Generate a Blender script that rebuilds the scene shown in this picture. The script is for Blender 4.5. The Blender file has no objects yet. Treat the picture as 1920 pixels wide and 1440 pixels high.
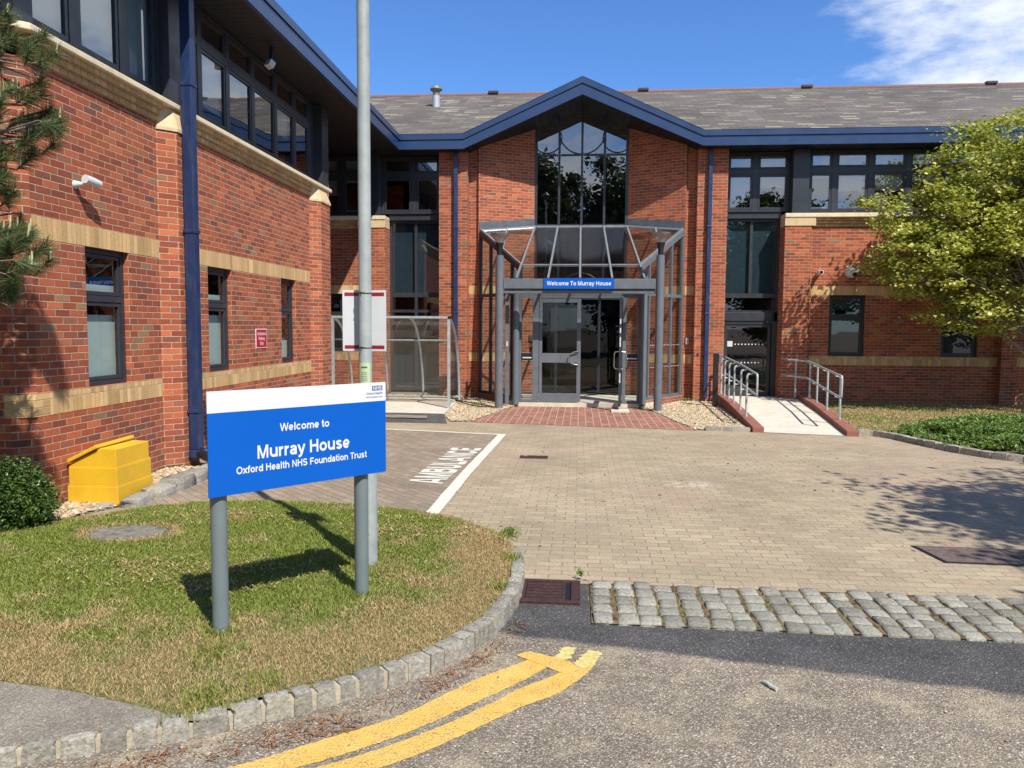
import bpy, bmesh, math, random
import numpy as np
from mathutils import Vector, Matrix, noise
R = math.radians
SC = bpy.context.scene
COL = SC.collection

# ------------------------------------------------------------------ camera
YAW, PITCH, ROLL, FPX, EYE = R(4.94), R(4.256), R(.37), 1451.0, 1.88
fw = Vector((-math.sin(YAW)*math.cos(PITCH), math.cos(YAW)*math.cos(PITCH), -math.sin(PITCH)))
rt = Vector((math.cos(YAW), math.sin(YAW), 0)); up = rt.cross(fw)
cr = rt*math.cos(ROLL)+up*math.sin(ROLL); cu = up*math.cos(ROLL)-rt*math.sin(ROLL)
cd = bpy.data.cameras.new('camera'); cam = bpy.data.objects.new('camera', cd); COL.objects.link(cam)
cd.sensor_width = 36; cd.lens = FPX/1920*36; cd.clip_start = .05; cd.clip_end = 3000
M = Matrix.Identity(4)
for i in range(3):
    M[i][0], M[i][1], M[i][2] = cr[i], cu[i], -fw[i]
M[2][3] = EYE
cam.matrix_world = M
SC.camera = cam

# ------------------------------------------------------------------ world, sun
SUN = Vector((.5, -.67, 1)).normalized()
EL = math.asin(SUN.z); AZ = math.atan2(SUN.x, SUN.y)
w = bpy.data.worlds.new('World'); SC.world = w; w.use_nodes = True
nt = w.node_tree; nt.nodes.clear()
def wn(t): return nt.nodes.new(t)
sky = wn('ShaderNodeTexSky'); sky.sky_type = 'NISHITA'; sky.sun_disc = False
sky.sun_elevation = EL; sky.sun_rotation = AZ; sky.air_density = 1.0; sky.dust_density = .25; sky.ozone_density = 3.2
bg = wn('ShaderNodeBackground'); bg.inputs['Strength'].default_value = .094
out = wn('ShaderNodeOutputWorld')
tc = wn('ShaderNodeTexCoord')
mp = wn('ShaderNodeMapping'); mp.inputs['Scale'].default_value = (1, 1, 2.6)
nt.links.new(tc.outputs['Generated'], mp.inputs['Vector'])
nz = wn('ShaderNodeTexNoise'); nz.inputs['Scale'].default_value = 4.4; nz.inputs['Detail'].default_value = 10; nz.inputs['Roughness'].default_value = .62
nt.links.new(mp.outputs[0], nz.inputs['Vector'])
def region(d, lo, hi):
    dot = wn('ShaderNodeVectorMath'); dot.operation = 'DOT_PRODUCT'
    dot.inputs[1].default_value = Vector(d).normalized(); nt.links.new(tc.outputs['Generated'], dot.inputs[0])
    mr = wn('ShaderNodeMapRange'); mr.inputs[1].default_value = lo; mr.inputs[2].default_value = hi; mr.interpolation_type = 'SMOOTHSTEP'
    nt.links.new(dot.outputs['Value'], mr.inputs[0]); return mr.outputs[0]
def wm(op, a, b):
    m = wn('ShaderNodeMath'); m.operation = op
    for i, v in enumerate((a, b)):
        if isinstance(v, (int, float)): m.inputs[i].default_value = v
        else: nt.links.new(v, m.inputs[i])
    return m.outputs[0]
front = region((.78, 1, .31), .90, .99)            # the cloud bank over the right wing
back = region((-.25, -1, .38), .55, .92)             # unseen broken cloud behind the viewer, added so the windows reflect less blue
amt = wm('ADD', wm('MULTIPLY', front, .41), wm('MULTIPLY', back, .34))
dens = wm('ADD', nz.outputs['Fac'], amt)
cm = wn('ShaderNodeMapRange'); cm.inputs[1].default_value = .665; cm.inputs[2].default_value = .93; cm.interpolation_type = 'SMOOTHSTEP'
nt.links.new(dens, cm.inputs[0])
skyg = wn('ShaderNodeMixRGB'); skyg.blend_type = 'MULTIPLY'; skyg.inputs[0].default_value = 1; skyg.inputs[2].default_value = (.66, 1.0, 1.44, 1)
nt.links.new(sky.outputs[0], skyg.inputs[1])
mix = wn('ShaderNodeMixRGB'); mix.inputs[2].default_value = (7.4, 7.9, 8.8, 1)
nt.links.new(cm.outputs[0], mix.inputs[0]); nt.links.new(skyg.outputs[0], mix.inputs[1])
nt.links.new(mix.outputs[0], bg.inputs[0]); nt.links.new(bg.outputs[0], out.inputs[0])

sd = bpy.data.lights.new('sun', 'SUN'); so = bpy.data.objects.new('sun', sd); COL.objects.link(so)
sd.energy = 5.0; sd.angle = R(.53); sd.color = (1, .955, .88)
so.rotation_mode = 'QUATERNION'; so.rotation_quaternion = SUN.to_track_quat('Z', 'Y'); so.location = (12, -14, 30)
SC.view_settings.view_transform = 'Standard'; SC.view_settings.look = 'None'
SC.view_settings.exposure = 0.45; SC.view_settings.gamma = 1; SC.view_settings.use_curve_mapping = False
SC.render.engine = 'CYCLES'
SC.cycles.max_bounces = 8; SC.cycles.transparent_max_bounces = 16

# ------------------------------------------------------------------ node helpers
class N:
    def __init__(s, name):
        s.m = bpy.data.materials.new(name); s.m.use_nodes = True; s.t = s.m.node_tree; s.t.nodes.clear()
        s.out = s.t.nodes.new('ShaderNodeOutputMaterial')
    def n(s, typ, _o=0, **k):
        nd = s.t.nodes.new(typ)
        for a, v in k.items():
            if a.startswith('i'):
                key = a[1:]; key = int(key) if key.isdigit() else key.replace('_', ' ')
                s.put(nd.inputs[key], v)
            else: setattr(nd, a, v)
        return nd
    def put(s, sock, v):
        if isinstance(v, bpy.types.NodeSocket): s.t.links.new(v, sock)
        elif isinstance(v, bpy.types.Node): s.t.links.new(v.outputs[0], sock)
        else:
            if isinstance(v, (tuple, list)) and len(v) == 3 and sock.type == 'RGBA': v = (*v, 1)
            sock.default_value = v
    def math(s, op, a, b=0.0, c=0.0):
        nd = s.t.nodes.new('ShaderNodeMath'); nd.operation = op
        s.put(nd.inputs[0], a); s.put(nd.inputs[1], b); s.put(nd.inputs[2], c); return nd.outputs[0]
    def mapr(s, v, a, b, c=0, d=1, smooth=False):
        nd = s.t.nodes.new('ShaderNodeMapRange')
        if smooth: nd.interpolation_type = 'SMOOTHSTEP'
        s.put(nd.inputs[0], v)
        for i, x in enumerate((a, b, c, d)): s.put(nd.inputs[i+1], x)
        return nd.outputs[0]
    def mix(s, f, a, b, mode='MIX'):
        nd = s.t.nodes.new('ShaderNodeMixRGB'); nd.blend_type = mode
        s.put(nd.inputs[0], f); s.put(nd.inputs[1], a); s.put(nd.inputs[2], b); return nd.outputs[0]
    def uv(s): return s.n('ShaderNodeUVMap').outputs[0]
    def obj(s): return s.n('ShaderNodeTexCoord').outputs['Object']
    def gen(s):
        return s.n('ShaderNodeNewGeometry').outputs['Position']
    def noise(s, vec, scale, detail=3, rough=.5, dist=0):
        nd = s.n('ShaderNodeTexNoise', iScale=scale, iDetail=detail, iRoughness=rough, iDistortion=dist)
        s.put(nd.inputs['Vector'], vec); return nd.outputs['Fac']
    def scale(s, vec, sc):
        nd = s.n('ShaderNodeMapping'); s.put(nd.inputs[0], vec); nd.inputs['Scale'].default_value = sc; return nd.outputs[0]
    def rot(s, vec, a):
        nd = s.n('ShaderNodeMapping'); s.put(nd.inputs[0], vec); nd.inputs['Rotation'].default_value = (0, 0, a); return nd.outputs[0]
    def ramp(s, f, stops, const=False):
        nd = s.n('ShaderNodeValToRGB'); cr_ = nd.color_ramp
        if const: cr_.interpolation = 'CONSTANT'
        while len(cr_.elements) < len(stops): cr_.elements.new(.5)
        for e, (p, c) in zip(cr_.elements, stops): e.position = p; e.color = (*c, 1)
        s.put(nd.inputs[0], f); return nd.outputs[0]
    def bump(s, h, dist, strength=1.0):
        nd = s.n('ShaderNodeBump', iStrength=strength, iDistance=dist); s.put(nd.inputs['Height'], h); return nd.outputs[0]
    def pbr(s, color, rough=.7, metal=0, spec=.5, normal=None, **k):
        p = s.n('ShaderNodeBsdfPrincipled'); s.put(p.inputs['Base Color'], color); s.put(p.inputs['Roughness'], rough)
        s.put(p.inputs['Metallic'], metal); s.put(p.inputs['Specular IOR Level'], spec)
        for a, v in k.items(): s.put(p.inputs[a.replace('_', ' ')], v)
        if normal is not None: s.put(p.inputs['Normal'], normal)
        s.t.links.new(p.outputs[0], s.out.inputs[0]); return p
    def bricks(s, vec, bw, bh, mort, off=.5, soft=.5):
        """returns per-unit random value, colour triple, mask (1 on the unit, 0 in the joint)"""
        sp = s.n('ShaderNodeSeparateXYZ'); s.put(sp.inputs[0], vec)
        v = s.math('DIVIDE', sp.outputs[1], bh); row = s.math('FLOOR', v); fv = s.math('SUBTRACT', v, row)
        par = s.math('FLOORED_MODULO', row, 2.0)
        u = s.math('ADD', s.math('DIVIDE', sp.outputs[0], bw), s.math('MULTIPLY', par, off)); colm = s.math('FLOOR', u); fu = s.math('SUBTRACT', u, colm)
        cmb = s.n('ShaderNodeCombineXYZ'); s.put(cmb.inputs[0], colm); s.put(cmb.inputs[1], row)
        wno = s.n('ShaderNodeTexWhiteNoise', noise_dimensions='2D'); s.put(wno.inputs['Vector'], cmb.outputs[0])
        du = s.math('MULTIPLY', s.math('MINIMUM', fu, s.math('SUBTRACT', 1.0, fu)), bw)
        dv = s.math('MULTIPLY', s.math('MINIMUM', fv, s.math('SUBTRACT', 1.0, fv)), bh)
        d = s.math('MINIMUM', du, dv)
        return wno.outputs['Value'], wno.outputs['Color'], s.mapr(d, mort*.5*(1-soft), mort*.5*(1+soft), 0, 1, True)

def lin(r, g, b):
    f = lambda c: (c/255/12.92) if c/255 <= .04045 else ((c/255+.055)/1.055)**2.4
    return (f(r), f(g), f(b))
MT = {}
def simple(name, rgb, rough=.5, metal=0, spec=.5, var=.12, nscale=6, bump=0, bscale=60, dirt=None, **k):
    kf = 1.0 if name in ('bark', 'maple_bark', 'soil', 'tar', 'concrete', 'interior_dark', 'interior_floor', 'mortar', 'galvanised') else .72
    rgb = tuple(x*kf for x in rgb)
    q = N(name); p = q.gen()
    f = q.noise(p, nscale, 5, .6)
    c = q.mix(q.mapr(f, .3, .7), tuple(x*(1-var) for x in rgb), tuple(min(1, x*(1+var)) for x in rgb))
    if dirt: c = q.mix(q.mapr(q.noise(q.scale(p, (1, 1, .25)), 9, 6, .7), .5, .78, 0, dirt[3]), c, dirt[:3])
    nm = q.bump(q.noise(p, bscale, 3), bump) if bump else None
    q.pbr(c, q.mapr(f, .3, .7, max(.02, rough-.06), min(1, rough+.06)), metal, spec, nm, **k)
    MT[name] = q.m; return q.m

# brickwork: red multi stretcher bond with cream joints
def brickmat(name, bw=.225, bh=.075, mort=.011, stops=None, mcol=(.46, .36, .245), off=.5, bump=.004, turn=0):
    q = N(name); uvv = q.rot(q.uv(), turn) if turn else q.uv(); rv, rc, mask = q.bricks(uvv, bw, bh, mort, off)
    base = q.ramp(rv, stops, True)
    p = q.gen()
    n1 = q.noise(p, 55, 4, .65); n2 = q.noise(p, 1.1, 3, .5)
    sp = q.n('ShaderNodeSeparateXYZ'); q.put(sp.inputs[0], rc)
    base = q.mix(1.0, base, q.mapr(sp.outputs[1], 0, 1, .80, 1.14), 'MULTIPLY')
    base = q.mix(1.0, base, q.mapr(n1, .25, .75, .80, 1.2), 'MULTIPLY')
    base = q.mix(1.0, base, q.mapr(n2, .3, .7, .92, 1.08), 'MULTIPLY')
    st_ = q.noise(q.scale(p, (1, 1, .22)), 2.6, 6, .68); base = q.mix(q.mapr(st_, .56, .74, 0, .34), base, tuple(x*.45 for x in stops[0][1]))
    sz_ = q.n('ShaderNodeSeparateXYZ'); q.put(sz_.inputs[0], p); damp = q.math('MULTIPLY', q.mapr(sz_.outputs[2], .05, .45, 1, 0, True), q.mapr(q.noise(p, 3.1, 5, .6), .35, .6)); base = q.mix(q.math('MULTIPLY', damp, .45), base, (.14, .085, .055))
    mc = q.mix(1.0, mcol, q.mapr(q.noise(p, 18, 4, .6), .3, .75, .62, 1.1), 'MULTIPLY')
    c = q.mix(mask, mc, base)
    hgt = q.math('ADD', q.math('MULTIPLY', mask, 1.0), q.math('MULTIPLY', n1, .35))
    q.pbr(c, .88, 0, .25, q.bump(hgt, bump, .8)); MT[name] = q.m
RED = [(0, (.35, .088, .040)), (.24, (.30, .074, .036)), (.44, (.375, .100, .044)), (.60, (.255, .066, .038)), (.74, (.40, .118, .052)), (.86, (.215, .070, .045)), (.92, (.26, .088, .052)), (.96, (.26, .140, .075)), (.985, (.17, .072, .052))]
TAN = [(0, (.56, .355, .155)), (.4, (.50, .315, .135)), (.75, (.61, .40, .185))]
brickmat('red_brick', mort=.0095, stops=RED)
brickmat('buff_soldier', .075, .225, .008, TAN, (.48, .36, .22), 0, .003)
brickmat('buff_brick', .225, .075, .009, TAN, (.48, .36, .22))
brickmat('buff_header', .1125, .072, .010, TAN, (.30, .23, .15), .5, .006)
brickmat('red_paver', .215, .15, .014, [(0, (.34, .140, .098)), (.35, (.29, .118, .085)), (.7, (.38, .165, .118))], (.50, .38, .28), .5, .003, R(90))
simple('cast_stone', (.92, .76, .50), .8, var=.1, bump=.002, dirt=(.33, .28, .2, .45))
simple('buff_stone', (.80, .58, .33), .85, var=.12, nscale=12, bump=.002, dirt=(.33, .26, .17, .5))
simple('fascia_blue', (.022, .058, .155), .32, 0, .6, var=.1, nscale=2)
simple('pipe_blue', (.018, .040, .125), .4, 0, .5, var=.15, dirt=(.10, .12, .17, .4))
simple('frame_grey', (.042, .047, .057), .38, 0, .5, var=.1)
simple('porch_grey', (.165, .185, .210), .42, 0, .5, var=.1, dirt=(.15, .15, .14, .4))
simple('mullion_light', (.34, .36, .37), .35, .3, .5)
simple('cowl_metal', (.30, .26, .20), .5, .3, var=.3, nscale=14)
simple('lead_flashing', (.115, .135, .155), .6, .2, .4, var=.25)
simple('dark_metal', (.015, .015, .017), .45)
simple('black_rubber', (.012, .012, .013), .6)
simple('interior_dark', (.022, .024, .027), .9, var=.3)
simple('interior_floor', (.28, .26, .22), .7, var=.15, bump=.0005)
simple('interior_wall', (.10, .105, .11), .9, var=.2)
simple('blind', (.80, .90, .85), .85, var=.05)
simple('blind_dark', (.030, .062, .090), .6, 0, .3, var=.12)
simple('galvanised', (.40, .44, .44), .5, .35, .5, var=.16, nscale=14, dirt=(.20, .22, .2, .35))
simple('lamp_post_grey', (.43, .47, .45), .62, .1, .5, var=.14, nscale=9, dirt=(.26, .29, .27, .5))
simple('sign_post_grey', (.20, .245, .25), .45, 0, .5, var=.06, dirt=(.14, .16, .15, .4))
simple('stainless', (.62, .62, .60), .25, .9, .5, var=.08)
simple('sign_blue', (.0, .125, .60), .5, 0, .25, var=.03, nscale=2)
simple('sign_white', (.86, .88, .90), .4, 0, .5, var=.02)
simple('sign_red', (.62, .012, .03), .45, var=.03)
simple('maroon', (.36, .01, .028), .6, var=.03)
simple('logo_blue', (.03, .12, .32), .5, var=.02)
simple('logo_grey', (.16, .19, .22), .5, var=.02)
simple('paper', (.78, .79, .80), .8, var=.03)
simple('green_paper', (.62, .74, .42), .85, var=.05)
simple('ink', (.12, .13, .12), .9)
simple('white_plastic', (.78, .78, .76), .4, var=.04)
simple('lens_black', (.01, .01, .012), .15)
simple('yellow_plastic', (.95, .56, .03), .42, 0, .5, var=.12, nscale=2.5, bump=.001, bscale=9, dirt=(.62, .34, .05, .55))
simple('ridge_tile', (.26, .145, .125), .85, var=.3, nscale=20)
simple('concrete', (.56, .51, .41), .9, var=.12, nscale=3, bump=.001, bscale=150, dirt=(.34, .30, .23, .5))
simple('bark', (.16, .125, .095), .9, var=.35, nscale=20, bump=.01, bscale=40)
simple('maple_bark', (.24, .20, .16), .9, var=.3, nscale=20, bump=.005, bscale=50)
simple('iron_brown', (.115, .06, .05), .55, .5, .5, var=.3, nscale=30, bump=.001, bscale=90)
simple('soil', (.16, .125, .09), 1, var=.4, nscale=25, bump=.01, bscale=60)
simple('cable', (.02, .02, .02), .5)
simple('tar', (.045, .045, .048), .85, 0, .4, var=.25, nscale=30, bump=.002, bscale=160)
simple('bone_white', (.62, .62, .60), .6)

def glassmat(name, tint, refl, rough=.0, absorb=1):
    q = N(name)
    ge = q.n('ShaderNodeNewGeometry'); dt = q.n('ShaderNodeVectorMath', operation='DOT_PRODUCT'); q.put(dt.inputs[0], ge.outputs['Incoming']); q.put(dt.inputs[1], ge.outputs['Normal'])
    om = q.math('SUBTRACT', 1.0, q.math('ABSOLUTE', dt.outputs['Value']))
    fac = q.math('ADD', refl, q.math('MULTIPLY', q.math('POWER', om, 4.5), 1-refl))
    fac = q.math('MINIMUM', fac, 1.0)
    wob = q.bump(q.noise(q.gen(), 1.3, 2, .5), .004, .5)
    gl = q.n('ShaderNodeBsdfGlossy', iColor=(1, 1, 1), iRoughness=rough); q.put(gl.inputs['Normal'], wob)
    tr = q.n('ShaderNodeBsdfTransparent', iColor=tint)
    mx = q.n('ShaderNodeMixShader'); q.put(mx.inputs[0], fac); q.t.links.new(tr.outputs[0], mx.inputs[1]); q.t.links.new(gl.outputs[0], mx.inputs[2])
    q.t.links.new(mx.outputs[0], q.out.inputs[0]); MT[name] = q.m
glassmat('window_glass', (.72, .78, .77), .10)
glassmat('lobby_glass', (.22, .25, .27), .045)
glassmat('upper_glass', (.55, .60, .61), .24)
glassmat('porch_glass', (.80, .84, .83), .035)
glassmat('roof_glass', (.74, .80, .80), .13, .10)
glassmat('shelter_plastic', (.74, .72, .69), .06, .12)

def slatemat():
    q = N('roof_slate'); uvv = q.uv(); rv, rc, mask0 = q.bricks(uvv, .42, .155, .009, .5)
    sp = q.n('ShaderNodeSeparateXYZ'); q.put(sp.inputs[0], uvv)
    base = q.ramp(rv, [(0, (0.138, 0.121, 0.099)), (.25, (0.120, 0.106, 0.090)), (.5, (0.155, 0.138, 0.112)), (.70, (0.125, 0.104, 0.094)), (.88, (0.202, 0.183, 0.138)), (.955, (0.275, 0.249, 0.184))], True)
    p = q.gen()
    base = q.mix(1.0, base, q.mapr(q.noise(p, .5, 4, .6), .3, .7, .78, 1.22), 'MULTIPLY')
    base = q.mix(1.0, base, q.mapr(q.noise(p, 22, 5, .7), .3, .7, .75, 1.25), 'MULTIPLY')
    fv = q.math('FRACT', q.math('DIVIDE', sp.outputs[1], .155)); row_ = q.mapr(fv, .0, .26, 0, 1, True)
    mask = q.math('MULTIPLY', q.mapr(mask0, 0, 1, .55, 1), row_)
    base = q.mix(mask, (.030, .028, .026), base)
    h = q.math('SUBTRACT', q.math('ADD', q.math('MULTIPLY', rv, .5), mask), fv)
    q.pbr(base, .85, 0, .25, q.bump(h, .02, .9)); MT['roof_slate'] = q.m
slatemat()
def slats(name, rgb, step, axis, dark=.3):
    q = N(name); sp = q.n('ShaderNodeSeparateXYZ'); q.put(sp.inputs[0], q.gen())
    f = q.math('FRACT', q.math('DIVIDE', sp.outputs[axis], step))
    m = q.mapr(q.math('ABSOLUTE', q.math('SUBTRACT', f, .5)), .40, .46, 1, 0, True)
    c = q.mix(m, tuple(x*dark for x in rgb), rgb)
    q.pbr(c, .5, 0, .4, q.bump(m, .01, 1)); MT[name] = q.m
slats('soffit_across', (.010, .012, .017), .15, 1); slats('soffit_along', (.010, .012, .017), .15, 0)

def grounds():
    # forecourt block paving, stretcher bond with rows along X
    for name, rot_, stops, mc, tint in (('buff_paving', 0, [(0, (0.335, 0.272, 0.182)), (.3, (0.308, 0.248, 0.168)), (.6, (0.362, 0.293, 0.197)), (.85, (0.340, 0.263, 0.179))], (0.211, 0.167, 0.109), 1),
                                  ('brown_paving', R(45), [(0, (0.259, 0.207, 0.149)), (.3, (0.229, 0.185, 0.134)), (.6, (0.286, 0.229, 0.166)), (.85, (0.246, 0.191, 0.139))], (0.135, 0.108, 0.076), 0)):
        q = N(name); p = q.gen(); pr = q.rot(p, rot_) if rot_ else p
        wob = q.n('ShaderNodeTexNoise', iScale=1.5, iDetail=2.0); q.put(wob.inputs['Vector'], p)
        ofs = q.n('ShaderNodeVectorMath', operation='SCALE'); q.put(ofs.inputs[0], wob.outputs['Color']); ofs.inputs['Scale'].default_value = .03
        ad = q.n('ShaderNodeVectorMath', operation='ADD'); q.put(ad.inputs[0], pr); q.put(ad.inputs[1], ofs.outputs[0])
        rv, rc, mask = q.bricks(ad.outputs[0], .205, .105, .009, .5, .9)
        c = q.ramp(rv, stops, True)
        pk = q.mapr(q.noise(p, .33, 3, .5), .50, .68, 0, 1 if tint else .3, True)
        c = q.mix(q.math('MULTIPLY', pk, .55), c, (.35, .240, .182))
        c = q.mix(1.0, c, q.mapr(q.noise(p, .8, 5, .6), .3, .7, .82, 1.16), 'MULTIPLY')
        c = q.mix(1.0, c, q.mapr(q.noise(p, 70, 4, .75), .3, .7, .72, 1.28), 'MULTIPLY')
        if tint:
            st = q.n('ShaderNodeVectorMath', operation='DISTANCE'); q.put(st.inputs[0], q.scale(p, (.55, 1, 1))); st.inputs[1].default_value = (.74, 9.3, 0)
            sm = q.math('MULTIPLY', q.mapr(st.outputs['Value'], .05, .30, 1, 0, True), q.mapr(q.noise(p, 9, 5, .7), .46, .6, 0, 1))
            c = q.mix(q.math('MULTIPLY', sm, .65), c, (.60, .56, .47))
        jm = q.mix(q.mapr(q.noise(p, 2.2, 4, .6), .45, .66), mc, tuple(x*1.55 for x in mc))
        c = q.mix(mask, jm, c)
        h = q.math('ADD', mask, q.math('MULTIPLY', q.noise(p, 60, 3), .5))
        q.pbr(c, .92, 0, .2, q.bump(h, .004, .8)); MT[name] = q.m
    # worn aggregate road
    q = N('old_asphalt'); p = q.gen()
    vo = q.n('ShaderNodeTexVoronoi', iScale=105.0); q.put(vo.inputs['Vector'], p)
    sp = q.n('ShaderNodeSeparateXYZ'); q.put(sp.inputs[0], vo.outputs['Color'])
    c = q.ramp(sp.outputs[0], [(0, (0.180, 0.145, 0.110)), (.22, (0.294, 0.242, 0.179)), (.45, (0.378, 0.313, 0.227)), (.65, (0.258, 0.208, 0.162)), (.8, (0.444, 0.375, 0.272)), (.93, (0.564, 0.496, 0.375)), (.985, (.68, .64, .55))], True)
    c = q.mix(q.mapr(vo.outputs['Distance'], .38, .75), c, (.17, .14, .11))
    c = q.mix(1.0, c, q.mapr(q.noise(p, 1.3, 5, .65), .3, .7, .70, 1.08), 'MULTIPLY')
    c = q.mix(q.mapr(q.noise(p, 3.2, 6, .7), .50, .70, 0, .5), c, (.50, .43, .27))
    c = q.mix(q.mapr(q.noise(p, 34, 4, .7), .62, .70, 0, .75), c, (.08, .065, .055))
    v2 = q.n('ShaderNodeTexVoronoi', iScale=170.0); q.put(v2.inputs['Vector'], p); s2 = q.n('ShaderNodeSeparateXYZ'); q.put(s2.inputs[0], v2.outputs['Color'])
    tc_ = q.ramp(s2.outputs[0], [(0, (.046, .044, .042)), (.4, (.074, .070, .066)), (.8, (.110, .103, .095)), (.97, (.25, .24, .22))], True)
    tc_ = q.mix(1.0, tc_, q.mapr(q.noise(p, 2.5, 5, .6), .3, .7, .75, 1.35), 'MULTIPLY')
    xy = q.n('ShaderNodeSeparateXYZ'); q.put(xy.inputs[0], p)
    dd = q.math('SUBTRACT', q.math('ADD', xy.outputs[1], q.math('MULTIPLY', xy.outputs[0], .19)), 4.515)
    dd = q.math('ADD', dd, q.math('ADD', q.math('MULTIPLY', q.math('SUBTRACT', q.noise(p, 45, 4, .7), .5), .10), q.math('MULTIPLY', q.math('SUBTRACT', q.noise(p, 4, 3), .5), .10)))
    band = q.math('MULTIPLY', q.mapr(dd, -.035, .035, 0, 1, True), q.mapr(q.math('ABSOLUTE', xy.outputs[1]), 0, 20, 1, 1))
    c = q.mix(band, c, tc_)
    q.pbr(c, .9, 0, .25, q.bump(q.math('ADD', q.math('MULTIPLY', vo.outputs['Distance'], -1.0), q.noise(p, 30, 3)), .006, .9)); MT['old_asphalt'] = q.m
    q = N('new_tarmac'); p = q.gen()
    vo = q.n('ShaderNodeTexVoronoi', iScale=170.0); q.put(vo.inputs['Vector'], p)
    sp = q.n('ShaderNodeSeparateXYZ'); q.put(sp.inputs[0], vo.outputs['Color'])
    c = q.ramp(sp.outputs[0], [(0, (.048, .046, .044)), (.4, (.078, .074, .070)), (.8, (.115, .108, .10)), (.97, (.26, .25, .23))], True)
    c = q.mix(1.0, c, q.mapr(q.noise(p, 2.5, 5, .6), .3, .7, .75, 1.3), 'MULTIPLY')
    q.pbr(c, .85, 0, .3, q.bump(vo.outputs['Distance'], .003, .7)); MT['new_tarmac'] = q.m
    q = N('footpath'); p = q.gen()
    vo = q.n('ShaderNodeTexVoronoi', iScale=150.0); q.put(vo.inputs['Vector'], p)
    sp = q.n('ShaderNodeSeparateXYZ'); q.put(sp.inputs[0], vo.outputs['Color'])
    c = q.ramp(sp.outputs[0], [(0, (0.171, 0.149, 0.114)), (.4, (0.234, 0.205, 0.158)), (.8, (0.288, 0.257, 0.201)), (.97, (0.378, 0.342, 0.282))], True)
    c = q.mix(1.0, c, q.mapr(q.noise(p, 2.5, 6, .65), .3, .7, .78, 1.2), 'MULTIPLY')
    q.pbr(c, .92, 0, .2, q.bump(vo.outputs['Distance'], .003, .6)); MT['footpath'] = q.m
    # granite
    q = N('granite'); p = q.gen()
    oi = q.n('ShaderNodeNewGeometry').outputs['Random Per Island']
    c = q.ramp(q.noise(p, 38, 6, .75), [(.3, (0.149, 0.135, 0.109)), (.48, (0.271, 0.250, 0.203)), (.62, (0.383, 0.354, 0.297)), (.75, (0.553, 0.521, 0.455))])
    c = q.mix(1.0, c, q.mapr(oi, 0, 1, .72, 1.22), 'MULTIPLY')
    c = q.mix(q.mapr(q.noise(p, 6, 5, .7), .55, .7, 0, .5), c, (.30, .26, .15))
    q.pbr(c, .88, 0, .3, q.bump(q.noise(p, 34, 5, .7), .016, .9)); MT['granite'] = q.m
    q = N('sett_granite'); p = q.gen()
    oi = q.n('ShaderNodeNewGeometry').outputs['Random Per Island']
    c = q.ramp(q.noise(p, 48, 7, .8), [(.3, (0.122, 0.117, 0.097)), (.46, (0.250, 0.240, 0.198)), (.58, (0.342, 0.324, 0.269)), (.72, (0.537, 0.514, 0.448))])
    c = q.mix(q.mapr(q.noise(p, 9, 5, .7), .5, .68, 0, .5), c, (.20, .17, .11))
    c = q.mix(1.0, c, q.mapr(oi, 0, 1, .75, 1.25), 'MULTIPLY')
    q.pbr(c, .9, 0, .2, q.bump(q.noise(p, 75, 5, .8), .007, 1)); MT['sett_granite'] = q.m
    q = N('sett_joint'); p = q.gen()
    c = q.ramp(q.noise(p, 14, 6, .7), [(.3, (.035, .026, .018)), (.46, (.10, .07, .04)), (.54, (.22, .15, .08)), (.62, (.06, .085, .028)), (.74, (.10, .15, .04))])
    q.pbr(c, 1, 0, .1, q.bump(q.noise(p, 70, 4), .01, 1)); MT['sett_joint'] = q.m
    # lawn soil under the blades
    q = N('lawn_soil'); p = q.gen()
    c = q.ramp(q.noise(p, 30, 6, .7), [(.3, (.085, .10, .03)), (.5, (.17, .17, .065)), (.7, (.30, .25, .14))])
    q.pbr(c, 1, 0, .1, q.bump(q.noise(p, 90, 4), .01, 1)); MT['lawn_soil'] = q.m
    # yellow road paint, worn at the edges
    q = N('yellow_paint'); p = q.gen()
    c = q.mix(q.mapr(q.noise(p, 6, 6, .7), .3, .7), (.62, .365, .065), (.70, .46, .125))
    c = q.mix(q.mapr(q.noise(p, 55, 6, .8), .60, .66, 0, .8), c, (.26, .20, .12))
    c = q.mix(q.mapr(q.noise(q.scale(p, (1, .35, 1)), 14, 5, .7), .52, .72, 0, .5), c, (.50, .36, .13))
    vo = q.n('ShaderNodeTexVoronoi', iScale=105.0); q.put(vo.inputs['Vector'], p)
    pit = q.math('MULTIPLY', q.mapr(vo.outputs['Distance'], .50, .66, 0, 1, True), q.mapr(q.noise(p, 11, 5, .7), .40, .62, .15, 1))
    c = q.mix(q.math('MULTIPLY', pit, .62), c, (.16, .13, .09))
    q.pbr(c, .8, 0, .25, q.bump(q.math('MULTIPLY', vo.outputs['Distance'], -1.0), .004, .9)); MT['yellow_paint'] = q.m
    q = N('pale_yellow_paint'); p = q.gen()
    c = q.mix(q.mapr(q.noise(p, 30, 6, .7), .35, .6), (.44, .36, .12), (.60, .51, .20))
    q.pbr(c, .8, 0, .2, q.bump(q.noise(p, 120, 3), .003, .8)); MT['pale_yellow_paint'] = q.m
    q = N('white_paint'); p = q.gen()
    c = q.mix(q.mapr(q.noise(p, 25, 5, .7), .35, .7), (.52, .50, .42), (.66, .64, .56))
    q.pbr(c, .8, 0, .3); MT['white_paint'] = q.m
    # pebbles
    q = N('pebble'); oi = q.n('ShaderNodeNewGeometry').outputs['Random Per Island']
    c = q.ramp(oi, [(0, (.32, .22, .12)), (.2, (.42, .32, .19)), (.45, (.50, .41, .27)), (.65, (.37, .27, .16)), (.8, (.60, .52, .38)), (.93, (.18, .14, .10))], True)
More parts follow.
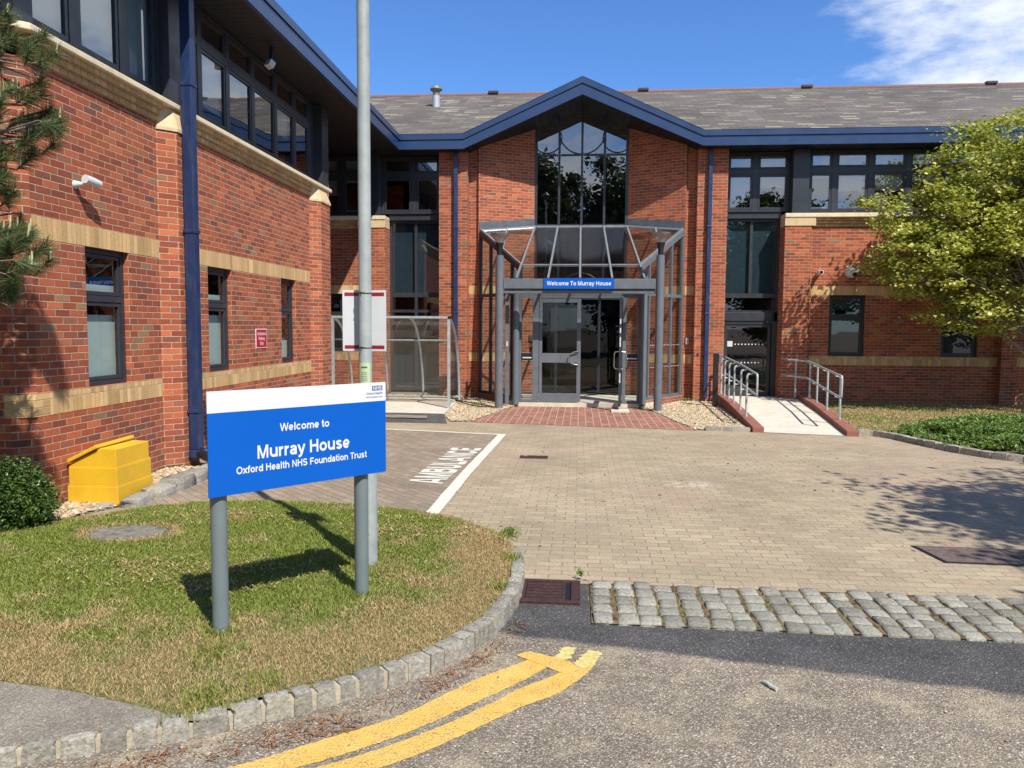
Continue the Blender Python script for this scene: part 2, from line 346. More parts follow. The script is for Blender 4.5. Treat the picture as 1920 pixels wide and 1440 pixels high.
    q.pbr(c, .8, 0, .3); MT['pebble'] = q.m
    q = N('gravel_bed'); p = q.gen()
    vo = q.n('ShaderNodeTexVoronoi', iScale=45.0); q.put(vo.inputs['Vector'], p)
    sp = q.n('ShaderNodeSeparateXYZ'); q.put(sp.inputs[0], vo.outputs['Color'])
    c = q.ramp(sp.outputs[0], [(0, (.33, .23, .13)), (.4, (.48, .37, .22)), (.8, (.58, .49, .34))])
    q.pbr(c, .9, 0, .2, q.bump(vo.outputs['Distance'], .02, 1)); MT['gravel_bed'] = q.m
grounds()
def leafmat(name, stops, trans=.35, nscale=1.3, rough=.5):
    q = N(name); oi = q.n('ShaderNodeNewGeometry').outputs['Random Per Island']; p = q.gen()
    f = q.math('ADD', q.math('MULTIPLY', oi, .6), q.math('MULTIPLY', q.noise(p, nscale, 3), .55))
    c = q.ramp(f, stops)
    d = q.n('ShaderNodeBsdfPrincipled'); q.put(d.inputs['Base Color'], c); d.inputs['Roughness'].default_value = rough; d.inputs['Specular IOR Level'].default_value = .35
    t = q.n('ShaderNodeBsdfTranslucent'); q.put(t.inputs[0], q.mix(1.0, c, (1.2, 1.25, .6), 'MULTIPLY'))
    mx = q.n('ShaderNodeMixShader', i0=trans); q.t.links.new(d.outputs[0], mx.inputs[1]); q.t.links.new(t.outputs[0], mx.inputs[2])
    q.t.links.new(mx.outputs[0], q.out.inputs[0]); MT[name] = q.m
leafmat('maple_leaf', [(.2, (.12, .165, .026)), (.42, (.27, .295, .050)), (.60, (.42, .42, .085)), (.82, (.62, .59, .22))], .33)
leafmat('pine_needle', [(.2, (.045, .075, .025)), (.5, (.085, .125, .042)), (.8, (.16, .19, .075))], .15)
leafmat('bush_leaf', [(.2, (.020, .045, .010)), (.5, (.050, .095, .018)), (.8, (.10, .16, .035))], .2, rough=.3)
leafmat('bed_leaf', [(.2, (.060, .12, .022)), (.5, (.12, .21, .04)), (.8, (.24, .32, .09))], .3, 2.2)
leafmat('dark_leaf', [(.2, (.018, .03, .010)), (.5, (.035, .055, .016)), (.8, (.07, .09, .025))], .2)
leafmat('candle', [(.2, (.40, .38, .17)), (.8, (.55, .52, .28))], .1)
leafmat('straw', [(.2, (.30, .19, .085)), (.8, (.46, .31, .15))], .1)
def grassmat(name, g, d, lo, hi):
    """green blades, with dry ones where the lawn is parched towards its front edge"""
    q = N(name); oi = q.n('ShaderNodeNewGeometry').outputs['Random Per Island']; p = q.gen()
    dry = q.n('ShaderNodeAttribute', attribute_name='dry').outputs['Fac']
    n1 = q.math('ADD', q.math('MULTIPLY', q.math('SUBTRACT', q.noise(p, 2.1, 5, .65), .47), 2.6), q.math('MULTIPLY', q.math('SUBTRACT', oi, .5), .55))
    f = q.mapr(q.math('ADD', dry, n1), .30, .72, 0, 1, True)
    cg = q.ramp(oi, [(0, g[0]), (.4, g[1]), (.8, g[2])]); cdr = q.ramp(oi, [(0, d[0]), (.5, d[1]), (.9, d[2])])
    c = q.mix(f, cg, cdr)
    a = q.n('ShaderNodeBsdfPrincipled'); q.put(a.inputs['Base Color'], c); a.inputs['Roughness'].default_value = .6; a.inputs['Specular IOR Level'].default_value = .25
    t = q.n('ShaderNodeBsdfTranslucent'); q.put(t.inputs[0], c)
    mx = q.n('ShaderNodeMixShader', i0=.3); q.t.links.new(a.outputs[0], mx.inputs[1]); q.t.links.new(t.outputs[0], mx.inputs[2])
    q.t.links.new(mx.outputs[0], q.out.inputs[0]); MT[name] = q.m
grassmat('grass', ((.125, .170, .026), (.205, .260, .042), (.32, .355, .080)), ((.34, .225, .100), (.49, .345, .165), (.60, .46, .24)), 0, 1)

simple('manhole_lid', (.19, .135, .115), .8, .1, .3, var=.35, nscale=25, bump=.003, bscale=40)
simple('cover_concrete', (.22, .205, .165), .95, var=.55, nscale=14, bump=.003, bscale=40, dirt=(.30, .26, .16, .6))
q = N('LAMPBOWL'); q.pbr((.42, .36, .33), .25, 0, .5, None, Transmission_Weight=.55, IOR=1.3)
MT['LAMPBOWL'] = q.m
# ------------------------------------------------------------------ mesh helpers
ORI = {}
class MB:
    def __init__(s): s.v = []; s.f = []
    def poly(s, pts):
        b = len(s.v); s.v += [tuple(p) for p in pts]; s.f.append(tuple(range(b, b+len(pts)))); return s
    def hexa(s, P):
        b = len(s.v); s.v += [tuple(p) for p in P]
        for q in ((0, 3, 2, 1), (4, 5, 6, 7), (0, 1, 5, 4), (1, 2, 6, 5), (2, 3, 7, 6), (3, 0, 4, 7)): s.f.append(tuple(b+i for i in q))
        return s
    def box(s, x0, x1, y0, y1, z0, z1):
        x0, x1 = sorted((x0, x1)); y0, y1 = sorted((y0, y1)); z0, z1 = sorted((z0, z1))
        return s.hexa([(x0, y0, z0), (x1, y0, z0), (x1, y1, z0), (x0, y1, z0), (x0, y0, z1), (x1, y0, z1), (x1, y1, z1), (x0, y1, z1)])
    def bar(s, p, q, w, h, upv=(0, 0, 1)):
        p = Vector(p); q = Vector(q); d = (q-p).normalized(); a = d.cross(Vector(upv))
        if a.length < 1e-4: a = d.cross(Vector((1, 0, 0)))
        a.normalize(); b = a.cross(d).normalized(); a *= w/2; b *= h/2
        return s.hexa([p-a-b, p+a-b, q+a-b, q-a-b, p-a+b, p+a+b, q+a+b, q-a+b])
    def prism(s, poly, z0, z1):
        ar = sum(poly[i][0]*poly[(i+1) % len(poly)][1]-poly[(i+1) % len(poly)][0]*poly[i][1] for i in range(len(poly)))
        if ar < 0: poly = poly[::-1]
        n = len(poly); b = len(s.v); zz = (lambda z, i: z[i] if isinstance(z, (list, tuple)) else z)
        s.v += [(p[0], p[1], zz(z0, i)) for i, p in enumerate(poly)]+[(p[0], p[1], zz(z1, i)) for i, p in enumerate(poly)]
        s.f.append(tuple(b+n+i for i in range(n))); s.f.append(tuple(b+n-1-i for i in range(n)))
        for i in range(n): j = (i+1) % n; s.f.append((b+i, b+j, b+n+j, b+n+i))
        return s
    def tube(s, pts, r, n=12, cap=True):
        pts = [Vector(p) for p in pts]; rs = r if isinstance(r, (list, tuple)) else [r]*len(pts)
        ref = None; b0 = len(s.v)
        for i, p in enumerate(pts):
            d = (pts[min(i+1, len(pts)-1)]-pts[max(i-1, 0)]).normalized()
            if ref is None: ref = d.orthogonal().normalized()
            a = (ref-d*ref.dot(d)).normalized(); ref = a; c = d.cross(a)
            for k in range(n):
                t = 2*math.pi*k/n; s.v.append(tuple(p+(a*math.cos(t)+c*math.sin(t))*rs[i]))
        for i in range(len(pts)-1):
            for k in range(n):
                k2 = (k+1) % n; s.f.append((b0+i*n+k, b0+i*n+k2, b0+(i+1)*n+k2, b0+(i+1)*n+k))
        if cap:
            s.f.append(tuple(b0+n-1-k for k in range(n))); e = b0+(len(pts)-1)*n; s.f.append(tuple(e+k for k in range(n)))
        return s
    def lathe(s, cx, cy, prof, n=24):
        b0 = len(s.v)
        for r, z in prof:
            for k in range(n): t = 2*math.pi*k/n; s.v.append((cx+r*math.cos(t), cy+r*math.sin(t), z))
        for i in range(len(prof)-1):
            for k in range(n): k2 = (k+1) % n; s.f.append((b0+i*n+k, b0+i*n+k2, b0+(i+1)*n+k2, b0+(i+1)*n+k))
        s.f.append(tuple(b0+n-1-k for k in range(n))); e = b0+(len(prof)-1)*n; s.f.append(tuple(e+k for k in range(n)))
        return s
    def ball(s, c, r, sc=(1, 1, 1), n=14, m=8):
        prof = [(max(1e-4, math.sin(math.pi*i/m)), -math.cos(math.pi*i/m)) for i in range(m+1)]
        b0 = len(s.v); s.lathe(0, 0, prof, n)
        for i in range(b0, len(s.v)): v = s.v[i]; s.v[i] = (c[0]+v[0]*r*sc[0], c[1]+v[1]*r*sc[1], c[2]+v[2]*r*sc[2])
        return s
    def ring(s, c, r, tr, axis='Y', n=40, a0=0, a1=2*math.pi):
        full = abs(a1-a0-2*math.pi) < 1e-3
        pts = []
        for i in range(n+1):
            t = a0+(a1-a0)*i/n; pts.append((c[0]+r*math.cos(t), c[1], c[2]+r*math.sin(t)) if axis == 'Y' else (c[0], c[1]+r*math.cos(t), c[2]+r*math.sin(t)))
        return s.tube(pts, tr, 8, not full)
    def pieces(s):
        par = list(range(len(s.v)))
        def fd(i):
            while par[i] != i: par[i] = par[par[i]]; i = par[i]
            return i
        for f in s.f:
            for v in f[1:]: par[fd(v)] = fd(f[0])
        isl = {}
        for i in range(len(s.v)): isl.setdefault(fd(i), []).append(i)
        A = np.array(s.v); keys = list(isl); lo = np.array([A[isl[k]].min(0) for k in keys]); hi = np.array([A[isl[k]].max(0) for k in keys])
        if len(keys) > 600: return [s]
        size = (hi-lo).max(1); gap = np.maximum(0, np.maximum(lo[:, None]-hi[None], lo[None]-hi[:, None])); near = np.sqrt((gap**2).sum(2)) <= np.maximum(.018, .48*np.maximum(size[:, None], size[None]))
        grp = list(range(len(keys)))
        def g(i):
            while grp[i] != i: i = grp[i]
            return i
        for a, b in zip(*np.nonzero(np.triu(near, 1))): grp[g(a)] = g(b)
        roots = sorted({g(i) for i in range(len(keys))})
        if len(roots) < 2: return [s]
        out_ = []
        for r_ in roots:
            q_ = MB(); q_.whole = True; mp_ = {}
            for i, k in enumerate(keys):
                if g(i) == r_:
                    for v in isl[k]: mp_[v] = len(q_.v); q_.v.append(s.v[v])
            q_.f = [tuple(mp_[v] for v in f) for f in s.f if f[0] in mp_]; out_.append(q_)
        return out_
    def build(s, name, mat, parent=None, smooth=False, bevel=0, origin=None, auto=35):
        if isinstance(mat, str): mat = MT[mat]
        if parent is not None and not getattr(s, 'whole', False) and len(s.v) < 4000:
            parts = s.pieces()
            if len(parts) > 1:
                obs = [q_.build(name, mat, parent, smooth, bevel, origin, auto) for q_ in parts]; return obs[0]
        A = np.array(s.v, dtype=float)
        if parent is not None: o = ORI[parent.name]
        else:
            o = Vector(origin) if origin is not None else Vector(((A[:, 0].min()+A[:, 0].max())/2, (A[:, 1].min()+A[:, 1].max())/2, A[:, 2].min()))
        me = bpy.data.meshes.new(name)
        me.from_pydata([tuple(p) for p in (A-np.array(o))], [], s.f)
        # metre-true UVs laid along each face
        uvl = me.uv_layers.new(name='UVMap'); dat = np.zeros(len(me.loops)*2)
        cache = {}
        for p in me.polygons:
            n = p.normal; k = (round(n.x, 2), round(n.y, 2), round(n.z, 2))
            if k not in cache:
                if abs(n.z) > .97: t = Vector((1, 0, 0)); b = Vector((0, 1, 0))
                else:
                    t = Vector((-n.y, n.x, 0)).normalized()
                    if t.x < -.01 or (abs(t.x) <= .01 and t.y < 0): t = -t
                    b = Vector(n).cross(t); b = b if b.z > 0 else -b
                cache[k] = (t, b)
            t, b = cache[k]
            for li in p.loop_indices:
                c = Vector(A[me.loops[li].vertex_index]); dat[2*li] = c.dot(t); dat[2*li+1] = c.dot(b)
        uvl.data.foreach_set('uv', dat)
        if mat: me.materials.append(mat)
        ob = bpy.data.objects.new(name, me); COL.objects.link(ob)
        if parent is not None: ob.parent = parent
        else: ob.location = o
        ORI[ob.name] = Vector(o)
        if smooth:
            me.shade_smooth()
            try: me.set_sharp_from_angle(angle=R(auto))
            except Exception: pass
        if bevel:
            bm = ob.modifiers.new('bevel', 'BEVEL'); bm.width = bevel; bm.segments = 2; bm.limit_method = 'ANGLE'; bm.angle_limit = R(40)
        return ob
def thing(name, label, cat, loc, group=None):
    e = bpy.data.objects.new(name, None); COL.objects.link(e); e.location = loc; e.empty_display_size = .2
    ORI[e.name] = Vector(loc); e['label'] = label; e['category'] = cat
    if group: e['group'] = group
    return e
def tag(o, label=None, cat=None, group=None, kind=None):
    if label: o['label'] = label
    if cat: o['category'] = cat
    if group: o['group'] = group
    if kind: o['kind'] = kind
    return o
def struct(o): o['kind'] = 'structure'; return o
def copy_tree(o, loc, label=None):
    c = o.copy(); COL.objects.link(c); c.location = loc; ORI[c.name] = Vector(loc)
    if label: c['label'] = label
    for ch in list(o.children):
        d = ch.copy(); COL.objects.link(d); d.parent = c
        for g in list(ch.children):
            e = g.copy(); COL.objects.link(e); e.parent = d
    return c
def fast(name, V, F, mat, parent=None, attrs=None, origin=(0, 0, 0)):
    """numpy mesh: V (n,3), F (m,k)"""
    V = np.asarray(V, float); F = np.asarray(F)
    o = ORI[parent.name] if parent is not None else Vector(origin)
    V = V-np.array(o)
    me = bpy.data.meshes.new(name); k = F.shape[1]
    me.vertices.add(len(V)); me.vertices.foreach_set('co', V.ravel())
    me.loops.add(F.size); me.loops.foreach_set('vertex_index', F.ravel().astype(np.int32))
    me.polygons.add(len(F)); me.polygons.foreach_set('loop_start', np.arange(0, F.size, k, dtype=np.int32)); me.polygons.foreach_set('loop_total', np.full(len(F), k, dtype=np.int32))
    for a, arr in (attrs or {}).items():
        at = me.attributes.new(a, 'FLOAT', 'POINT'); at.data.foreach_set('value', np.asarray(arr, dtype=np.float32))
    me.update(calc_edges=True); me.validate()
    me.materials.append(MT[mat] if isinstance(mat, str) else mat)
    ob = bpy.data.objects.new(name, me); COL.objects.link(ob)
    if parent is not None: ob.parent = parent
    else: ob.location = o
    ORI[ob.name] = Vector(o); return ob
def _arc(cx, cy, rx, ry, a0, a1, n=14): return [(cx+rx*math.cos(R(a0+(a1-a0)*i/n)), cy+ry*math.sin(R(a0+(a1-a0)*i/n))) for i in range(n+1)]
def _glyphs():
    h = .095; G = {}
    G[' '] = (.388, []); G['o'] = (.853, [_arc(.427, .37, .285, .275, 0, 360, 26)])
    G['e'] = (.777, [_arc(.385, .37, .265, .275, 0, 318, 22), [(.13, .35), (.665, .35)]]); G['c'] = (.777, [_arc(.40, .37, .275, .275, 38, 322, 20)])
    G['a'] = (.777, [_arc(.37, .50, .235, .150, 165, 0, 10)+[(.605, .0)], [(.60, .40), (.40, .385)]+_arc(.32, .235, .19, .14, 90, 270, 10)+[(.47, .11), (.60, .24)]])
    G['s'] = (.777, [_arc(.38, .53, .22, .115, 20, 230, 10)+_arc(.385, .215, .225, .125, 65, -165, 12)])
    G['u'] = (.853, [[(.155, .74)]+_arc(.425, .34, .27, .245, 180, 360, 12), [(.695, .74), (.695, 0)]])
    G['n'] = (.853, [[(.155, 0), (.155, .74)], _arc(.425, .40, .27, .245, 180, 0, 12)+[(.695, 0)]]); G['h'] = (.853, [[(.155, 0), (.155, 1)], _arc(.425, .40, .27, .245, 180, 0, 12)+[(.695, 0)]])
    G['m'] = (1.242, [[(.155, 0), (.155, .74)], _arc(.388, .43, .233, .215, 180, 0, 10)+[(.621, 0)], _arc(.854, .43, .233, .215, 180, 0, 10)+[(1.087, 0)]])
    G['r'] = (.543, [[(.155, 0), (.155, .74)], _arc(.43, .40, .275, .245, 180, 82, 7)]); G['l'] = (.388, [[(.195, 0), (.195, 1)]])
    G['i'] = (.388, [[(.195, 0), (.195, .74)], [(.195, .84), (.195, 1)]])
    G['t'] = (.465, [[(.215, .96), (.215, .25)]+_arc(.385, .25, .17, .16, 180, 275, 5)+[(.44, .09)], [(.03, .665), (.42, .665)]])
    G['f'] = (.465, [[(.215, 0), (.215, .78)]+_arc(.375, .79, .16, .12, 180, 90, 5)+[(.47, .905)], [(.03, .665), (.42, .665)]])
    G['d'] = (.853, [_arc(.405, .37, .265, .275, 0, 360, 24), [(.695, 0), (.695, 1)]]); G['g'] = (.853, [_arc(.405, .38, .265, .265, 0, 360, 24), [(.695, .74), (.695, -.02)]+_arc(.42, -.02, .275, .17, 0, -150, 8)])
    G['b'] = (.853, [_arc(.45, .37, .265, .275, 0, 360, 24), [(.155, 0), (.155, 1)]])
    G['k'] = (.777, [[(.155, 0), (.155, 1)], [(.62, .74), (.20, .30)], [(.33, .42), (.68, 0)]])
    G['x'] = (.777, [[(.09, .74), (.69, 0)], [(.09, 0), (.69, .74)]]); G['y'] = (.777, [[(.09, .74), (.40, .02)], [(.69, .74), (.40, .0), (.33, -.12), (.20, -.185), (.09, -.17)]])
    G['W'] = (1.319, [[(.09, 1), (.355, .0)], [(.355, .0), (.66, 1)], [(.66, 1), (.965, .0)], [(.965, .0), (1.23, 1)]])
    G['M'] = (1.163, [[(.17, 0), (.17, 1)], [(.993, 0), (.993, 1)], [(.22, 1), (.58, .0)], [(.943, 1), (.58, .0)]])
    G['H'] = (1.009, [[(.175, 0), (.175, 1)], [(.835, 0), (.835, 1)], [(.175, .53), (.835, .53)]]); G['T'] = (.853, [[(.426, 0), (.426, .91)], [(.04, .91), (.815, .91)]])
    G['O'] = (1.087, [_arc(.543, .5, .41, .415, 0, 360, 32)]); G['C'] = (1.009, [_arc(.53, .5, .40, .415, 36, 324, 26)])
    G['N'] = (1.009, [[(.175, 0), (.175, 1)], [(.835, 0), (.835, 1)], [(.20, .96), (.81, .04)]])
    G['S'] = (.932, [_arc(.46, .715, .30, .20, 12, 235, 12)+_arc(.465, .29, .31, .205, 60, -168, 14)])
    G['F'] = (.853, [[(.175, 0), (.175, 1)], [(.175, .91), (.79, .91)], [(.175, .50), (.70, .50)]]); G['E'] = (.932, [[(.175, 0), (.175, 1)], [(.175, .91), (.85, .91)], [(.175, .52), (.80, .52)], [(.175, .09), (.87, .09)]])
    G['L'] = (.853, [[(.175, 0), (.175, 1)], [(.175, .09), (.80, .09)]]); G['U'] = (1.009, [[(.175, 1)]+_arc(.505, .40, .33, .315, 180, 360, 16)+[(.835, 1)]])
    G['A'] = (1.009, [[(.09, 0), (.47, 1)], [(.92, 0), (.54, 1)], [(.22, .27), (.79, .27)]])
    G['B'] = (1.009, [[(.175, 0), (.175, 1)], [(.175, .91)]+_arc(.60, .72, .21, .19, 90, -90, 10)+[(.175, .53)], [(.175, .53)]+_arc(.62, .31, .24, .22, 90, -90, 10)+[(.175, .09)]])
    G['P'] = (.932, [[(.175, 0), (.175, 1)], [(.175, .91)]+_arc(.58, .68, .23, .23, 90, -90, 10)+[(.175, .45)]])
    return G
GLY = _glyphs()
def text(name, s_, mat, parent, M_, size, bold=.0, align='CENTER', thick=.001, width=None, weight=.19):
    """sans lettering drawn as flat strokes; M_ maps its own x,y (z = out of the face) to world"""
    cap = size*.70; V = []; F_ = []; x0 = 0; lay = 0
    for ch in s_:
        adv, strokes = GLY[ch]
        for k_, st in enumerate(strokes):
            P_ = [Vector(p) for p in st]; closed = (P_[0]-P_[-1]).length < 1e-4
            if closed: P_ = P_[:-1]
            n_ = len(P_); b = len(V); hw = weight/2*(.86 if ch in 'WMNA' else 1)
            for i, p in enumerate(P_):
                a = P_[i-1] if (i or closed) else None; c = P_[(i+1) % n_] if (i < n_-1 or closed) else None
                d0 = (p-a).normalized() if a is not None else (c-p).normalized(); d1 = (c-p).normalized() if c is not None else d0
                m_ = (d0+d1); m_ = m_.normalized() if m_.length > 1e-3 else d0; nv = Vector((-m_.y, m_.x)); sc = min(1.6, 1/max(.3, m_.dot(d0)))
                if ch in 'WMAxykN' and n_ == 2 and abs(d0.y) > .3 and abs(d0.x) > .05: nv = Vector((-1 if d0.y > 0 else 1, 0)); sc = 1/abs(d0.y)     # flat-cut diagonal ends
                for sg in (1, -1): q_ = p+nv*hw*sc*sg; V.append((x0+q_.x, q_.y, (k_+.5)*.00012/max(cap, .001)))
            for i in range(n_ if closed else n_-1):
                j = (i+1) % n_; F_.append((b+2*i, b+2*i+1, b+2*j+1, b+2*j))
        x0 += adv
    xs_ = [v[0] for v in V]; w0, w1 = min(xs_), max(xs_); sx = (width/(w1-w0)) if width else cap
    ox = {'CENTER': (w0+w1)/2, 'RIGHT': w1, 'LEFT': w0}[align]
    me = bpy.data.meshes.new(name); me.from_pydata([((x-ox)*sx, (y-.5)*cap, z*cap) for x, y, z in V], [], F_)
    me.transform(M_); o = ORI[parent.name] if parent is not None else M_.translation
    me.transform(Matrix.Translation(-o)); me.materials.append(MT[mat])
    ob = bpy.data.objects.new(name, me); COL.objects.link(ob)
    if parent is not None: ob.parent = parent
    else: ob.location = o
    ORI[ob.name] = Vector(o); return ob
def frame_m(o, x, z):
    """matrix with local x along x, local y = up, local z = outward normal"""
    x = Vector(x).normalized(); z = Vector(z).normalized(); y = z.cross(x)
    m = Matrix.Identity(4)
    for i in range(3): m[i][0], m[i][1], m[i][2], m[i][3] = x[i], y[i], z[i], o[i]
    return m

# ------------------------------------------------------------------ the building
BLD = thing('brick_building', 'two-storey red brick building with blue fascia, slate roof and grey windows round the forecourt', 'building', (0, 20, 0))
def facP(Y0): return lambda u, z, d: (u, Y0-d, z)
def wingP(X0): return lambda u, z, d: (X0+d, u, z)
def lbox(mb, P, u0, u1, z0, z1, d0, d1):
    a = P(u0, z0, d0); b = P(u1, z1, d1); mb.box(a[0], b[0], a[1], b[1], a[2], b[2])
def wall(mb, P, u0, u1, z0, z1, holes=(), depth=.18):
    us = sorted({u0, u1, *[h[0] for h in holes], *[h[1] for h in holes]}); zs = sorted({z0, z1, *[h[2] for h in holes], *[h[3] for h in holes]})
    for i in range(len(us)-1):
        for j in range(len(zs)-1):
            cu_, cz = (us[i]+us[i+1])/2, (zs[j]+zs[j+1])/2
            if any(h[0] < cu_ < h[1] and h[2] < cz < h[3] for h in holes): continue
            mb.poly([P(us[i], zs[j], 0), P(us[i+1], zs[j], 0), P(us[i+1], zs[j+1], 0), P(us[i], zs[j+1], 0)])
    for a, b, c, d in holes:
        mb.poly([P(a, c, 0), P(a, d, 0), P(a, d, -depth), P(a, c, -depth)]); mb.poly([P(b, c, 0), P(b, d, 0), P(b, d, -depth), P(b, c, -depth)])
        mb.poly([P(a, c, 0), P(b, c, 0), P(b, c, -depth), P(a, c, -depth)]); mb.poly([P(a, d, 0), P(b, d, 0), P(b, d, -depth), P(a, d, -depth)])
def window(P, u0, u1, z0, z1, cols=(), rows=(), fr=.055, mu=.07, sash=.04, glass='window_glass', blinds=None, back=None, name='window', gname='pane', dd=.0):
    """frame with mullions and inner sashes, panes and a blind behind; P's d=0 is the outer face"""
    f = MB(); D0, D1 = -.07+dd, 0+dd
    lbox(f, P, u0, u0+fr, z0, z1, D0, D1); lbox(f, P, u1-fr, u1, z0, z1, D0, D1)
    us = [u0+fr/1-0, *cols, u1-fr]; cells = []
    ub = [u0+fr]+[x for c in cols for x in (c-mu/2, c+mu/2)]+[u1-fr]
    for c in cols: lbox(f, P, c-mu/2, c+mu/2, z0+fr, z1-fr, D0, D1-.004)
    lbox(f, P, u0+fr, u1-fr, z0, z0+fr, D0, D1); lbox(f, P, u0+fr, u1-fr, z1-fr, z1, D0, D1)
    zb = [z0+fr]+[x for r in rows for x in (r-mu/2, r+mu/2)]+[z1-fr]
    for i in range(0, len(ub), 2):
        for r in rows: lbox(f, P, ub[i], ub[i+1], r-mu/2, r+mu/2, D0, D1-.002)
        for j in range(0, len(zb), 2): cells.append((ub[i], ub[i+1], zb[j], zb[j+1]))
    g = MB()
    for a, b, c, d in cells:
        if sash:
            e = .006
            lbox(f, P, a+e, a+e+sash, c+e, d-e, D0+.01, D1-.012); lbox(f, P, b-e-sash, b-e, c+e, d-e, D0+.01, D1-.012)
            lbox(f, P, a+e+sash, b-e-sash, c+e, c+e+sash, D0+.01, D1-.012); lbox(f, P, a+e+sash, b-e-sash, d-e-sash, d-e, D0+.01, D1-.012)
            lbox(f, P, a, b, c, c+e, D0+.01, D0+.02); lbox(f, P, a, b, d-e, d, D0+.01, D0+.02)
            lbox(f, P, a, a+e, c+e, d-e, D0+.01, D0+.02); lbox(f, P, b-e, b, c+e, d-e, D0+.01, D0+.02)
        k = sash+.004 if sash else 0
        g.poly([P(a+k, c+k, D0+.035), P(b-k, c+k, D0+.035), P(b-k, d-k, D0+.035), P(a+k, d-k, D0+.035)])
    fo = f.build(name, 'frame_grey', BLD)
    g.build(gname, glass, fo)
    if blinds:
        b_ = MB()
        for (a, b, c, d) in blinds: lbox(b_, P, a, b, c, d, D0-.035, D0-.030)
        b_.build('blind', back or 'blind', fo)
    return fo

Zs, Zh = 1.19, 2.71            # window sill and head
wl = MB(); bands = MB(); bquoin = MB(); cope = MB(); corb = MB(); caps = MB()
W = wingP(-5.28)
wh = [(7.93, 8.74, Zs, Zh), (10.68, 11.44, Zs, Zh), (13.40, 14.12, Zs, Zh)]
wall(wl, W, 7.12, 9.40, 0, 4.40, wh[:1]); wall(wl, W, 10.15, 14.89, 0, 4.40, wh[1:])
def pilaster(mb, cp, poly, z0, z1, capz):
    mb.prism(poly, z0, z1)
wl.poly([(-5.28, 7.12, 0), (-5.44, 6.96, 0), (-5.44, 6.96, 4.4), (-5.28, 7.12, 4.4)])
wl.poly([(-5.44, 6.96, 0), (-12, 6.96, 0), (-12, 6.96, 4.4), (-5.44, 6.96, 4.4)])
P1 = [(-5.30, 9.40), (-5.28, 9.40), (-5.10, 9.58), (-5.10, 9.97), (-5.28, 10.15), (-5.30, 10.15)]
P2 = [(-5.30, 14.89), (-5.28, 14.89), (-5.10, 15.07), (-5.10, 15.62), (-5.28, 15.80), (-5.30, 15.8)]
for P_ in (P1, P2):
    wl.prism(P_, 0, 4.30)
    n_ = len(P_); top = [(-5.30, P_[0][1]+.0), (-5.27, P_[1][1]+.02), (-5.18, P_[2][1]+.05), (-5.18, P_[3][1]-.05), (-5.27, P_[4][1]-.02), (-5.30, P_[5][1])]
    bot = [(x+(.02 if x > -5.29 else 0), y) for x, y in P_]
    b = len(caps.v); caps.v += [(x, y, 4.302) for x, y in bot]+[(x, y, 4.34) for x, y in bot]+[(x, y, 4.602) for x, y in top]
    caps.f.append(tuple(b+i for i in range(n_))[::-1])
    for lev in (0, 1):
        for i in range(n_):
            j = (i+1) % n_; caps.f.append((b+lev*n_+i, b+lev*n_+j, b+(lev+1)*n_+j, b+(lev+1)*n_+i))
wl.poly([(-5.28, 15.8, 0), (-5.28, 16.1, 0), (-5.28, 16.1, 4.4), (-5.28, 15.8, 4.4)])
wl.poly([(-5.28, 16.1, 0), (-12, 16.1, 0), (-12, 16.1, 6.3), (-5.28, 16.1, 6.3)])
# bands and corbels on the wing
for a, b in ((7.30, 9.40), (10.15, 14.89)):
    lbox(bands, W, a, b, .965, Zs-.002, -.05, .003); 
    lbox(bands, W, a if a > 8 else 7.13, b, Zh, Zh+.225, -.05, .003)
lbox(bquoin, W, 7.125, 7.298, .965, Zs-.002, -.05, .003)
bquoin.prism([(-5.277, 7.1225), (-5.277, 7.09), (-5.439, 6.957), (-5.5, 6.957), (-5.5, 7.0)], .965, Zs-.002)
lbox(bands, facP(6.96), -9, -5.6, .965, Zs-.002, -.05, .003); lbox(bands, facP(6.96), -9, -5.45, Zh, Zh+.225, -.05, .003)
for a, b in ((7.1, 9.42), (10.13, 14.9)):
    lbox(corb, W, a, b, 4.388, 4.459, -.05, .030); lbox(corb, W, a, b, 4.460, 4.531, -.05, .062); lbox(corb, W, a, b, 4.532, 4.603, -.05, .098)
lbox(corb, facP(6.96), -12, -5.42, 4.388, 4.459, -.05, .030); lbox(corb, facP(6.96), -12, -5.40, 4.460, 4.531, -.05, .062); lbox(corb, facP(6.96), -12, -5.38, 4.532, 4.603, -.05, .098)
cope.prism([(-5.13, 7.02), (-5.36, 6.80), (-12, 6.80), (-12, 7.1), (-5.5, 7.1), (-5.5, 15.86), (-5.13, 15.86)], 4.605, 4.674)

